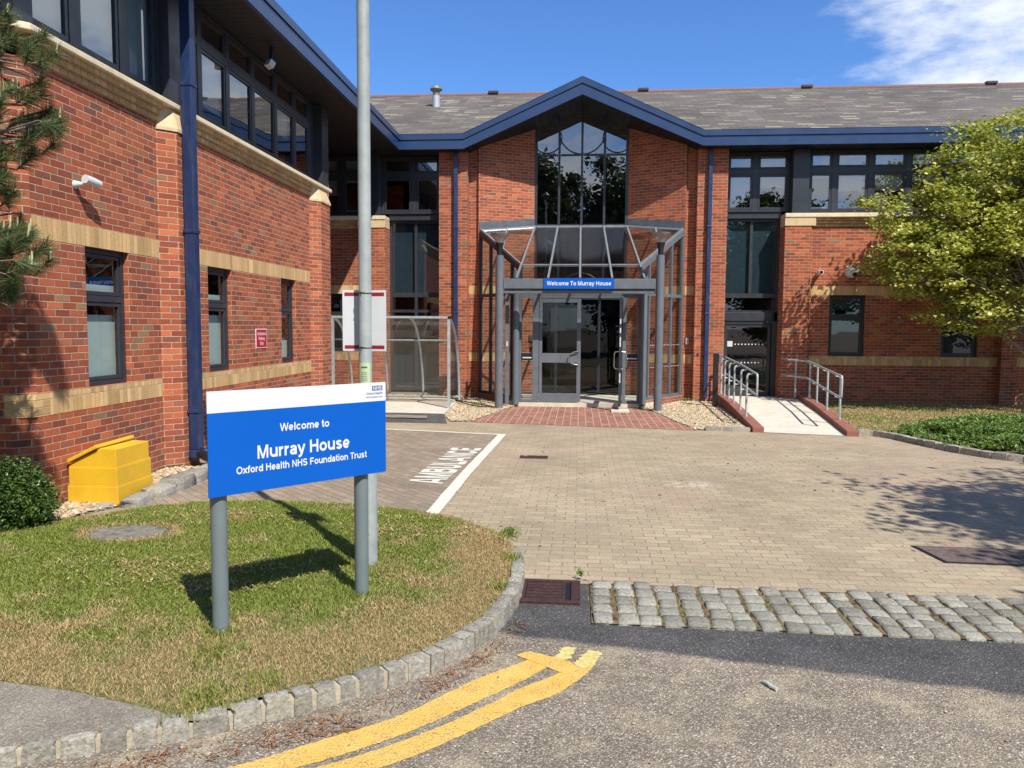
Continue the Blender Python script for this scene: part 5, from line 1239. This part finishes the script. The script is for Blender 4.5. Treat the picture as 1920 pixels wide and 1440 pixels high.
# ------------------------------------------------------------------ pebbles, grass, plants
RG = np.random.default_rng(5)
def inside(poly, X, Y):
    c = np.zeros(len(X), bool); n_ = len(poly)
    for i in range(n_):
        x0, y0 = poly[i]; x1, y1 = poly[(i+1) % n_]
        if y0 == y1: continue
        c ^= ((y0 > Y) != (y1 > Y)) & (X < (x1-x0)*(Y-y0)/(y1-y0)+x0)
    return c
def edge_dist(poly, X, Y, closed=True):
    d = np.full(len(X), 1e9)
    for i in range(len(poly)-(0 if closed else 1)):
        ax, ay = poly[i]; bx_, by_ = poly[(i+1) % len(poly)]; L2 = (bx_-ax)**2+(by_-ay)**2+1e-12
        t = np.clip(((X-ax)*(bx_-ax)+(Y-ay)*(by_-ay))/L2, 0, 1); d = np.minimum(d, np.hypot(X-ax-t*(bx_-ax), Y-ay-t*(by_-ay)))
    return d
def scatter(poly, n_):
    a = np.array(poly); lo, hi = a.min(0), a.max(0); P_ = RG.random((int(n_*2.2*1.4)+50, 2))*(hi-lo)+lo
    P_ = P_[inside(poly, P_[:, 0], P_[:, 1])]; return P_[:n_]
def pebbles(name, poly, n_, size, z0, label=None):
    P_ = scatter(poly, n_); n_ = len(P_)
    base = np.array([(1, 0, 0), (0, 1, 0), (-1, 0, 0), (0, -1, 0), (0, 0, 1), (0, 0, -1), (.72, .72, 0), (-.72, .72, 0), (-.72, -.72, 0), (.72, -.72, 0)])
    F0 = np.array([(0, 6, 4), (6, 1, 4), (1, 7, 4), (7, 2, 4), (2, 8, 4), (8, 3, 4), (3, 9, 4), (9, 0, 4)])
    s_ = size*(.55+.9*RG.random((n_, 1, 1))); sc = s_*np.concatenate([.8+.5*RG.random((n_, 1, 1)), .6+.4*RG.random((n_, 1, 1)), .45+.3*RG.random((n_, 1, 1))], 2)
    V = base[None]*(1+.25*(RG.random((n_, 10, 3))-.5))*sc
    th = RG.random(n_)*2*np.pi; c, s2 = np.cos(th)[:, None], np.sin(th)[:, None]
    tl = (RG.random((n_, 1))-.5)*.8
    x = V[:, :, 0]*c-V[:, :, 1]*s2; y = V[:, :, 0]*s2+V[:, :, 1]*c; z = V[:, :, 2]+x*tl
    zz = z0+RG.random((n_, 1))*size*.8
    V = np.stack([x+P_[:, :1], y+P_[:, 1:], z+zz], 2).reshape(-1, 3)
    F = (F0[None]+(np.arange(n_)*10)[:, None, None]).reshape(-1, 3)
    o = fast(name, V, F, 'pebble'); o.data.shade_smooth(); return o
gr_r = [(1.55, 18.05), (2.14, 14.34), (3.12, 14.28), (3.40, 19.7), (2.9, 19.83), (2.62, 19.9)]
gr_l = [(-2.50, 14.95), (-2.12, 15.0), (-1.66, 17.25), (-1.50, 18.0), (-2.62, 19.9), (-3.0, 19.8), (-2.78, 15.9)]
gr_w = [(-5.27, 6.4), (-4.95, 6.75), (-4.75, 7.3), (-4.62, 7.6), (-4.66, 9.6), (-5.1, 9.6), (-5.27, 9.4)]
for nm_, pl_, n_, sz in (('gravel', gr_r, 8000, .020), ('gravel', gr_l, 7000, .020), ('gravel', gr_w, 3600, .022)):
    sheet('gravel_bed', pl_, .0105, 'gravel_bed')
    tag(pebbles(nm_, pl_, n_, sz, .018), {gr_r[0]: 'pale buff gravel between porch and ramp', gr_l[0]: 'pale buff gravel between porch and bike shelter', gr_w[0]: 'pale gravel strip along the foot of the left wing'}[pl_[0]], 'gravel', kind='stuff')
tag(pebbles('gravel', [(-5.2, 19.4), (-3.0, 19.3), (-3.0, 19.75), (-5.2, 19.85)], 700, .03, .062), 'thin line of gravel behind the bike shelter', 'gravel', kind='stuff')

front_edge = [(-8, 4.80), (-2.89, 3.56), (-2.42, 3.48), (-1.97, 3.35), (-1.78, 3.29), (-1.68, 3.38), (-1.46, 3.54), (-1.22, 3.72), (-.96, 3.96), (-.74, 4.24), (-.57, 4.66), (-.49, 5.06), (-.475, 5.45), (-.50, 5.9), (-.53, 6.38)]
lawn = front_edge+[(-.64, 6.72), (-.85, 7.0), (-1.2, 7.32), (-1.6, 7.52), (-2.2, 7.72), (-3.2, 7.80), (-3.9, 7.66), (-4.3, 7.42), (-4.6, 7.0), (-4.95, 6.75), (-5.3, 6.5), (-8, 6.5)]
back_edge = lawn[len(front_edge)-1:-2]
def lawn_h(X, Y):
    db = edge_dist(back_edge, X, Y, False); h = .022+.062*np.clip(db/.7, 0, 1)**.7
    return h+.012*np.sin(X*2.1+Y*1.3)*np.clip(db, 0, 1)
gx = np.arange(-8, -.3, .06); gy = np.arange(3.2, 8.0, .06); GX, GY_ = np.meshgrid(gx, gy); sel = (inside(lawn, GX.ravel()+.03, GY_.ravel()+.03) | (edge_dist(front_edge, GX.ravel()+.03, GY_.ravel()+.03, False) < .035)).reshape(GX.shape)
H = lawn_h(GX.ravel(), GY_.ravel()).reshape(GX.shape); ids = np.arange(GX.size).reshape(GX.shape)
q_ = [(ids[j, i], ids[j, i+1], ids[j+1, i+1], ids[j+1, i]) for j in range(len(gy)-1) for i in range(len(gx)-1) if sel[j, i]]
struct(fast('lawn_ground', np.stack([GX.ravel(), GY_.ravel(), H.ravel()-.010], 1), np.array(q_), 'lawn_soil'))
def blades(name, P_, Z, hgt, wid, dry, lean=.35, mat='grass', curl=True):
    n_ = len(P_); th = RG.random(n_)*2*np.pi; h = hgt*(.45+.9*RG.random(n_)); wv = wid*(.7+.6*RG.random(n_))
    dx, dy = np.cos(th), np.sin(th); ln = lean*(RG.normal(size=(n_, 2)))
    b0 = np.stack([P_[:, 0]-dx*wv/2, P_[:, 1]-dy*wv/2, Z-.004], 1); b1 = np.stack([P_[:, 0]+dx*wv/2, P_[:, 1]+dy*wv/2, Z-.004], 1)
    m_ = np.stack([P_[:, 0]+ln[:, 0]*h*.35, P_[:, 1]+ln[:, 1]*h*.35, Z+h*.6], 1); wm_ = wv*.35
    m0 = m_-np.stack([dx*wm_, dy*wm_, 0*dx], 1); m1 = m_+np.stack([dx*wm_, dy*wm_, 0*dx], 1)
    tp = np.stack([P_[:, 0]+ln[:, 0]*h*1.05, P_[:, 1]+ln[:, 1]*h*1.05, Z+h*np.clip(1-.35*np.hypot(ln[:, 0], ln[:, 1]), .25, 1)], 1)
    V = np.stack([b0, b1, m1, m0, tp], 1).reshape(-1, 3); k_ = np.arange(n_)*5
    F = np.concatenate([np.stack([k_, k_+1, k_+2], 1), np.stack([k_, k_+2, k_+3], 1), np.stack([k_+3, k_+2, k_+4], 1)])
    return fast(name, V, F, mat, attrs={'dry': np.repeat(dry, 5)})
P_ = scatter(lawn, 290000); keep = (P_[:, 0] > -5.9); P_ = P_[keep]
fdist = edge_dist(front_edge, P_[:, 0], P_[:, 1], False)
mdist = np.hypot((P_[:, 0]+3.85)/.38, (P_[:, 1]-6.27)/.26)
ok = (mdist > .80+.18*RG.random(len(mdist))); P_, fdist, mdist = P_[ok], fdist[ok], mdist[ok]
dry = np.clip(.98-fdist/1.15, 0, .86)+.75*np.exp(-((mdist-1.05)/.28)**2)+.42*np.exp(-(((P_[:, 0]+1.75)/.45)**2+((P_[:, 1]-4.35)/.35)**2))+.25*np.exp(-(((P_[:, 0]+1.0)/.5)**2+((P_[:, 1]-6.9)/.4)**2))+.35*np.clip(1-edge_dist(back_edge, P_[:, 0], P_[:, 1], False)/.25, 0, 1)+.02
near = np.hypot(P_[:, 0], P_[:, 1]); hg = np.where(dry > .6, .019, .027)
tag(blades('lawn_grass', P_, lawn_h(P_[:, 0], P_[:, 1]), hg*np.where(RG.random(len(hg)) < .12, 1.5, .92), (.0030+.00045*near)*np.where(dry > .55, .72, 1), dry, .8), 'mown lawn round the blue sign, green with straw-dry patches along the kerb', 'grass', kind='stuff')
# taller tufts at posts and along the kerb
tf = []
for c, rr, n_ in (((-2.055, 4.225), .10, 260), ((-1.43, 4.965), .10, 300), ((-1.585, 5.65), .14, 200), ((-1.75, 3.43), .13, 220), ((-1.55, 3.62), .1, 120), ((-.50, 5.9), .07, 120), ((-.62, 6.7), .10, 200), ((-.52, 5.2), .06, 100), ((-1.95, 3.95), .14, 260)):
    tf.append(np.array(c)+RG.normal(size=(n_, 2))*rr*.6)
tf = np.concatenate(tf); tag(blades('grass_tufts', tf, lawn_h(tf[:, 0], tf[:, 1]), np.full(len(tf), .055), .006, np.full(len(tf), -.2), .5), 'longer green tufts at the sign posts and kerb', 'grass', kind='stuff')
# grass clippings lying on the lawn
cl = []
for c, sx, sy, n_ in (((-2.9, 5.35), .5, .12, 900), ((-2.55, 4.95), .35, .08, 500), ((-1.3, 6.6), .5, .10, 700), ((-3.0, 6.9), .8, .12, 500), ((-1.1, 7.1), .4, .08, 350)):
    cl.append(np.array(c)+RG.normal(size=(n_, 2))*np.array([sx, sy]))
cl = np.concatenate(cl); cl = cl[inside(lawn, cl[:, 0], cl[:, 1])]
tag(blades('grass_clippings', cl, lawn_h(cl[:, 0], cl[:, 1])+.028, np.full(len(cl), .012), .011, np.full(len(cl), .55), 3.0), 'grey-brown clippings lying in swathes on the lawn', 'grass', kind='stuff')
jt = np.array([(.10+.149*c_-.006+RG.normal()*.012, 4.82+.72*RG.random()-.0018*c_) for c_ in RG.integers(0, 38, 1500)]); jt = jt[(np.sin(jt[:, 0]*5+jt[:, 1]*11)+np.sin(jt[:, 0]*2.3)) > .1]
tag(blades('joint_weeds', jt, np.full(len(jt), .035), np.full(len(jt), .022), .004, np.where(RG.random(len(jt)) < .45, 1.6, .0), 1.3), 'moss, weeds and straw in the joints of the granite setts', 'weeds', kind='stuff')
# pine needles in the gutter
gut = [(-3.2, 2.35), (-2.4, 2.78), (-1.85, 3.10), (-1.45, 3.32), (-1.10, 3.56), (-.72, 4.0), (-.50, 4.4), (-.36, 4.8), (-.30, 4.75), (-.42, 4.3), (-.62, 3.9), (-1.0, 3.40), (-1.7, 2.98), (-2.3, 2.62), (-3.1, 2.2)]
P2 = scatter(gut, 5200); P2 = P2[RG.random(len(P2)) < .35+.65*(np.sin(P2[:, 0]*7+P2[:, 1]*3) > -.1)]
n_ = len(P2); th = RG.random(n_)*np.pi; ln = .022+.035*RG.random(n_); z = .008+RG.random(n_)*.012
d_ = np.stack([np.cos(th)*ln/2, np.sin(th)*ln/2, 0*th], 1); w_ = np.stack([-np.sin(th)*.0022, np.cos(th)*.0022, 0*th], 1); c_ = np.stack([P2[:, 0], P2[:, 1], z], 1)
V = np.stack([c_-d_-w_, c_+d_-w_, c_+d_+w_, c_-d_+w_], 1).reshape(-1, 3)
leafmat('fallen_needle', [(.2, (.14, .055, .025)), (.5, (.27, .12, .05)), (.8, (.36, .21, .10))], .05)
tag(fast('fallen_needles', V, np.arange(n_*4).reshape(-1, 4), 'fallen_needle'), 'reddish-brown fallen pine needles drifted along the kerb', 'pine needles', kind='stuff')
P3 = scatter([(-.35, 4.3), (3, 4.0), (5, 3), (2, 2.6), (-2.4, 2.2), (-1.0, 3.3)], 260); pb = pebbles('road_grit', [(-2.5, 2.4), (-.35, 4.2), (3.0, 3.9), (4, 3), (0, 2.6)], 240, .0055, .004); tag(pb, 'loose grit scattered on the road', 'grit', kind='stuff')

P4 = scatter([(-1.0, 8), (-.2, 6), (6, 6), (5.8, 12), (5, 13.8), (-1, 13)], 150); n_ = len(P4); th = RG.random(n_)*np.pi; ln = .012+.03*RG.random(n_)**2; wv = ln*.4
d_ = np.stack([np.cos(th)*ln, np.sin(th)*ln, 0*th], 1); w_ = np.stack([-np.sin(th)*wv, np.cos(th)*wv, 0*th+.004], 1); c_ = np.stack([P4[:, 0], P4[:, 1], np.full(n_, .012)], 1)
tag(fast('fallen_leaves', np.stack([c_-d_, c_-w_, c_+d_, c_+w_], 1).reshape(-1, 3), np.arange(n_*4).reshape(-1, 4), 'fallen_needle'), 'scattered tiny dry leaves on the block paving', 'leaves', kind='stuff')
# right lawn and planted bed
rl = [(4.98, 14.05), (5.42, 13.95), (6.0, 14.4), (6.8, 15.1), (8.4, 15.7), (14, 16.0), (14, 19.98), (5.75, 19.98), (5.66, 19.7)]
bed = [(5.46, 13.9), (5.60, 13.2), (5.80, 12.6), (6.02, 12.1), (6.25, 11.85), (7.0, 11.5), (12, 10.6), (14, 16.0), (8.4, 15.8), (6.8, 15.2), (6.0, 14.5)]
sheet('dry_lawn_ground', rl, .03, 'lawn_soil'); sheet('bed_soil', bed, .055, 'soil')
Pq = scatter(rl, 42000); tag(blades('dry_lawn', Pq, np.full(len(Pq), .03), np.full(len(Pq), .035), .014, .62+.25*np.sin(Pq[:, 0]*1.3+Pq[:, 1]*2.1), .8), 'parched yellow lawn between the ramp and the right wing wall', 'grass', kind='stuff')
def leaves(name, C, size, up=.3, mat='maple_leaf', parent=None, aspect=.62, fold=.25, nv=None):
    """one small pointed leaf (two facets) at every row of C"""
    n_ = len(C); nrm = RG.normal(size=(n_, 3)); nrm[:, 2] = np.abs(nrm[:, 2])+up
    if nv is not None: nrm = nrm*.6+nv
    nrm /= np.linalg.norm(nrm, axis=1)[:, None]; a = np.cross(nrm, RG.normal(size=(n_, 3))); a /= np.linalg.norm(a, axis=1)[:, None]; b = np.cross(nrm, a)
    s_ = (size*(.6+.7*RG.random(n_)))[:, None]
    v0 = C-a*s_*.5; v1 = C+b*s_*aspect*.5+nrm*s_*fold*.5-a*s_*.05; v2 = C+a*s_*.5; v3 = C-b*s_*aspect*.5+nrm*s_*fold*.5-a*s_*.05
    V = np.stack([v0, v1, v2, v3], 1).reshape(-1, 3); k_ = np.arange(n_)*4
    F = np.concatenate([np.stack([k_, k_+1, k_+2], 1), np.stack([k_, k_+2, k_+3], 1)]); return fast(name, V, F, mat, parent)
# bed plants: spreading clumps of upright leafy stems
pc = scatter(bed, 420); r = np.random.default_rng(3)
pc = pc[(pc[:, 0] > 5.75) | (r.random(len(pc)) < .5)]
C = []
for x, y in pc:
    d_ = min(1, edge_dist(bed, np.array([x]), np.array([y]))[0]/.7); hh = (.09+.17*d_)*(.7+.6*r.random())
    for k_ in range(14):
        az = r.random()*6.28; sp_ = r.random()*.26; m = 26
        t = np.linspace(.1, 1, m); C.append(np.stack([x+np.cos(az)*sp_*t+r.normal(size=m)*.022, y+np.sin(az)*sp_*t+r.normal(size=m)*.022, .05+hh*t*(1-.25*sp_)+r.normal(size=m)*.015], 1))
C = np.concatenate(C); tag(leaves('bed_plants', C, .062, .5, 'bed_leaf', aspect=.42), 'bushy green ground cover plants in the bed behind the right granite kerb', 'shrubs', kind='stuff')

# ---- trees
def crown_points(center, rad, ncl, per, sig, rs, hollow=.45, low=-1.0, squash=.6):
    c = rs.normal(size=(ncl*3, 3)); c /= np.linalg.norm(c, axis=1)[:, None]; c *= (hollow+(1-hollow)*rs.random((len(c), 1))**.6)
    c = c[c[:, 2] > low][:ncl]; lump = 1+.16*np.sin(c[:, :1]*5+c[:, 2:]*4)+.10*np.sin(c[:, 1:2]*9+1); c = c*lump*np.array(rad)+np.array(center)
    sg = sig*(.6+.8*rs.random((len(c), 1, 1)))
    P_ = c[:, None]+rs.normal(size=(len(c), per, 3))*sg*np.array([1, 1, squash]); return c, P_.reshape(-1, 3)
def limbs(base, top, tips, r0, rs, mat, parent, name='limb', nl=46):
    m = MB(); base = Vector(base); top = Vector(top)
    pts = [base.lerp(top, t)+Vector((math.sin(t*4)*.06, math.cos(t*5)*.05, 0))*(t > 0) for t in [i/8 for i in range(9)]]
    m.tube(pts, [r0*(1.25-.25*min(1, i*2))*(1-.8*i/8)+.01 for i in range(9)], 12)
    m.build('trunk', mat, parent, smooth=True)
    m = MB(); sel_ = rs.permutation(len(tips))[:nl]
    for i in sel_:
        tip = Vector(tips[i]); t = min(.95, max(.12, (tip.z-base.z)/(top.z-base.z)*.62)); a = base.lerp(top, t); mid = a.lerp(tip, .5)+Vector((0, 0, .12*(tip-a).length))+Vector(rs.normal(size=3)*.08)
        rr = r0*.17*(1-.5*t); P__ = []
        for k_ in range(7): u = k_/6; P__.append(a*(1-u)**2+mid*2*u*(1-u)+tip*u*u)
        m.tube(P__, [rr*(1-.85*k_/6)+.004 for k_ in range(7)], 6)
        for s__ in range(3):
            k2 = 2+s__; p = P__[k2+1]; q = p+Vector(rs.normal(size=3)*np.array([.35, .35, .22])); m.tube([p, p.lerp(q, .5)+Vector((0, 0, .04)), q], [.012, .008, .003], 4)
    m.build('limbs', mat, parent, smooth=True)
rs = np.random.default_rng(12)
MP = thing('maple_tree', 'young maple with yellow-green leaves in front of the right wing windows', 'tree', (9.95, 18.0, 0))
tips, L_ = crown_points((10.0, 17.95, 4.22), (3.25, 1.55, 2.15), 430, 115, .19, rs, .30, -.97, .42)
tips2, L2 = crown_points((8.35, 17.85, 3.70), (1.75, 1.05, 1.35), 95, 115, .17, rs, .3, -1.0, .42)
tips3, L3 = crown_points((11.0, 17.6, 5.4), (1.9, 1.2, 1.35), 95, 115, .17, rs, .3, -1.0, .42)
tips = np.concatenate([tips, tips2, tips3]); L_ = np.concatenate([L_, L2, L3])
leaves('crown', L_, .094, 1.25, 'maple_leaf', MP, .80, .25)
limbs((9.95, 18.0, 0), (9.9, 18.0, 5.6), tips, .11, rs, 'maple_bark', MP, nl=150)
# tree that throws the shade over the right of the forecourt
def simple_tree(label, base, h, rad, n_cl, per, leaf, mat='dark_leaf', sig=.5, low=-.75, rs=rs, group=None, ch=None, nl=30, name='broadleaf_tree'):
    e = thing(name, label, 'tree', base, group)
    c = (base[0], base[1], ch or h-rad[2]); tp, LL = crown_points(c, rad, n_cl, per, sig, rs, .3, low)
    leaves('crown', LL, leaf, .4, mat, e, .75); limbs(base, (base[0]+.1, base[1], h*.8), tp, .05*h**.8, rs, 'bark', e, nl=nl); return e
simple_tree('leafy tree outside the right edge that shades the block paving', (9.0, 3.55, 0), 7.2, (3.1, 3.1, 1.7), 220, 90, .12, sig=.25, mat='bush_leaf')
for i, (x, y, h, rx, lab) in enumerate([(-11, -15, 11.5, 4.6, 'broad dark tree across the road, far left of the row'), (-3.6, -17, 15.0, 5.0, 'tallest dark tree across the road, left of the gap'), (4.2, -16, 13.2, 4.6, 'dark tree across the road just right of the middle'), (15, -18, 11.5, 4.0, 'tall dark tree across the road, right of the gap'), (25, -15, 12, 5, 'wide dark tree across the road, far right of the row'), (-20, -12, 12, 5.5, 'large dark tree across the road beyond the left end')]):
    simple_tree(lab, (x, y, 0), h, (rx, rx*.8, h*.43), 200, 230, .33, sig=.6, low=-1.1, group='trees across the road behind the viewer', nl=14)
# pine by the left corner
PN = thing('pine_tree', 'long-needled pine with pale upright candles at the left corner of the brick wing', 'pine', (-6.35, 5.0, 0))
rs = np.random.default_rng(21)
shoots = [(-4.06, 5.8, 4.10), (-4.28, 5.7, 4.22), (-4.16, 5.9, 3.78), (-4.42, 5.8, 3.92), (-4.34, 5.6, 3.62), (-4.10, 6.0, 3.52), (-4.30, 5.9, 3.34), (-4.52, 5.7, 3.44), (-4.44, 5.8, 3.18), (-4.24, 6.1, 3.62), (-4.5, 5.9, 3.05), (-4.44, 5.6, 4.40), (-4.6, 5.8, 4.1), (-4.62, 5.9, 3.6),
          (-4.52, 5.7, 2.86), (-4.58, 5.9, 2.66), (-4.40, 5.8, 2.55), (-4.24, 5.8, 2.60), (-4.14, 5.85, 2.50), (-4.34, 5.9, 2.38), (-4.54, 5.8, 2.42), (-4.46, 5.7, 2.22), (-4.60, 5.8, 2.10), (-4.50, 6.0, 2.66), (-4.62, 5.7, 2.3), (-4.66, 5.6, 3.0), (-4.7, 6.0, 3.3), (-4.72, 6.0, 2.8)]
for _ in range(36):
    shoots.append((-5.9+1.1*rs.random(), 4.4+1.7*rs.random(), 1.9+3.4*rs.random()))
mbk = MB(); NV = []; NF = []; CV = MB()
trunk0 = Vector((-6.35, 5.0, 0)); mbk.tube([trunk0, trunk0+Vector((.05, 0, 2.5)), trunk0+Vector((0, .1, 6.5))], [.17, .13, .04], 12)
mbk.build('trunk', 'bark', PN, smooth=True); mbk = MB()
NVs = []
for i, s_ in enumerate(shoots):
    tip = Vector(s_)-Vector((.07 if i < 28 else 0, 0, 0)); dz = tip.z-.5-.25*rs.random(); a = Vector((-6.33, 5.02, max(.8, dz))); mid = a.lerp(tip, .55)+Vector((0, 0, -.12))
    pts = [a*(1-u)**2+mid*2*u*(1-u)+tip*u*u for u in [k/8 for k in range(9)]]
    mbk.tube(pts, [.016*(1-.8*k/8)+.004 for k in range(9)], 6)
    ax = (pts[-1]-pts[-2]).normalized(); ax = (ax+Vector((0, 0, .55))).normalized()
    sp_ = .8 if i < 28 else 1.0; shoots_l = [(tip, ax, .27, 430)]
    for _ in range(4):
        off = Vector(rs.normal(size=3)*np.array([.12, .12, .09])*sp_); shoots_l.append((tip-ax*.12+off, (ax+Vector(rs.normal(size=3)*.45)).normalized(), .18, 230))
    for tp, axd, ln_, cnt in shoots_l:
        st = tp-axd*ln_; mbk.tube([pts[6], st, tp], [.008, .007, .005], 5)
        t = rs.random(cnt)**.8; base_ = np.array(st)[None]+np.array(axd)[None]*(t*ln_)[:, None]
        rad_ = rs.normal(size=(cnt, 3)); A_ = np.array(axd); rad_ -= (rad_@A_)[:, None]*A_; rad_ /= np.linalg.norm(rad_, axis=1)[:, None]
        dr_ = rad_*(.62+.3*rs.random((cnt, 1)))+A_*(.55+.5*t[:, None]); dr_[:, 2] -= .10; dr_ /= np.linalg.norm(dr_, axis=1)[:, None]
        l2_ = (.075+.045*rs.random(cnt))[:, None]; sd_ = np.cross(dr_, rs.normal(size=(cnt, 3))); sd_ /= np.linalg.norm(sd_, axis=1)[:, None]; sd_ *= .0016
        en = base_+dr_*l2_; en[:, 2] -= .010*rs.random(cnt)
        NVs.append(np.stack([base_-sd_, base_+sd_, en+sd_*.5, en-sd_*.5], 1).reshape(-1, 3))
        if rs.random() < .55 and i < 40:
            c0 = tp; l3 = .06+.06*rs.random(); CV.tube([c0, c0+Vector((0, 0, l3*.6))+axd*.01, c0+Vector((0, 0, l3))+axd*.012], [.0085, .0075, .003], 6)
NVa = np.concatenate(NVs); fast('needles', NVa, np.arange(len(NVa)).reshape(-1, 4), 'pine_needle', PN)
mbk.build('branches', 'bark', PN, smooth=True); CV.build('candles', 'candle', PN, smooth=True)
# clipped evergreen bush at the wall corner
BU = thing('evergreen_bush', 'rounded glossy dark green bush at the left corner of the brick wing', 'bush', (-5.15, 6.45, .05))
rs = np.random.default_rng(9)
d_ = rs.normal(size=(26000, 3)); d_ /= np.linalg.norm(d_, axis=1)[:, None]; lump = 1+.10*np.sin(d_[:, 0]*9+d_[:, 2]*7)+.08*np.sin(d_[:, 1]*13+2)
Pb = np.array((-5.17, 6.42, .27))+d_*((rs.random((26000, 1))**.25)*lump[:, None]*(1+.16*(rs.random((26000, 1)) < .06)))*np.array((.44, .42, .38)); Pb = Pb[Pb[:, 2] > .05]
leaves('foliage', Pb, .034, .3, 'bush_leaf', BU, .55, .2, nv=d_[:len(Pb)]*0)
m = MB()
for i in range(14): q_ = Vector((-5.17, 6.42, .3))+Vector(rs.normal(size=3)*.2); m.tube([(-5.17, 6.42, .03), q_.lerp(Vector((-5.17, 6.42, .1)), .4), q_], [.014, .009, .004], 5)
m.build('stems', 'bark', BU)
# weeds by the porch
wd = [np.array((x, y))+RG.normal(size=(n_, 2))*s_ for x, y, s_, n_ in ((1.42, 17.85, .05, 90), (2.72, 19.75, .06, 120), (-2.4, 17.9, .09, 160), (-.62, 6.75, .05, 40), (.02, 5.63, .03, 14))]
wd = np.concatenate(wd); leaves('weeds', np.stack([wd[:, 0], wd[:, 1], .03+.07*RG.random(len(wd))], 1), .04, .3, 'bed_leaf')
tag(bpy.data.objects['weeds'], 'small green weeds at the foot of the porch and kerb', 'weeds', kind='stuff')
# hose lying over the left gravel
tag(MB().tube([(-3.0, 18.7, .07), (-2.7, 17.9, .085), (-2.4, 17.4, .075), (-2.15, 17.25, .07), (-1.88, 17.30, .06)], .014, 8).build('cable', 'cable', smooth=True), 'thin black cable lying over the gravel left of the porch', 'cable')
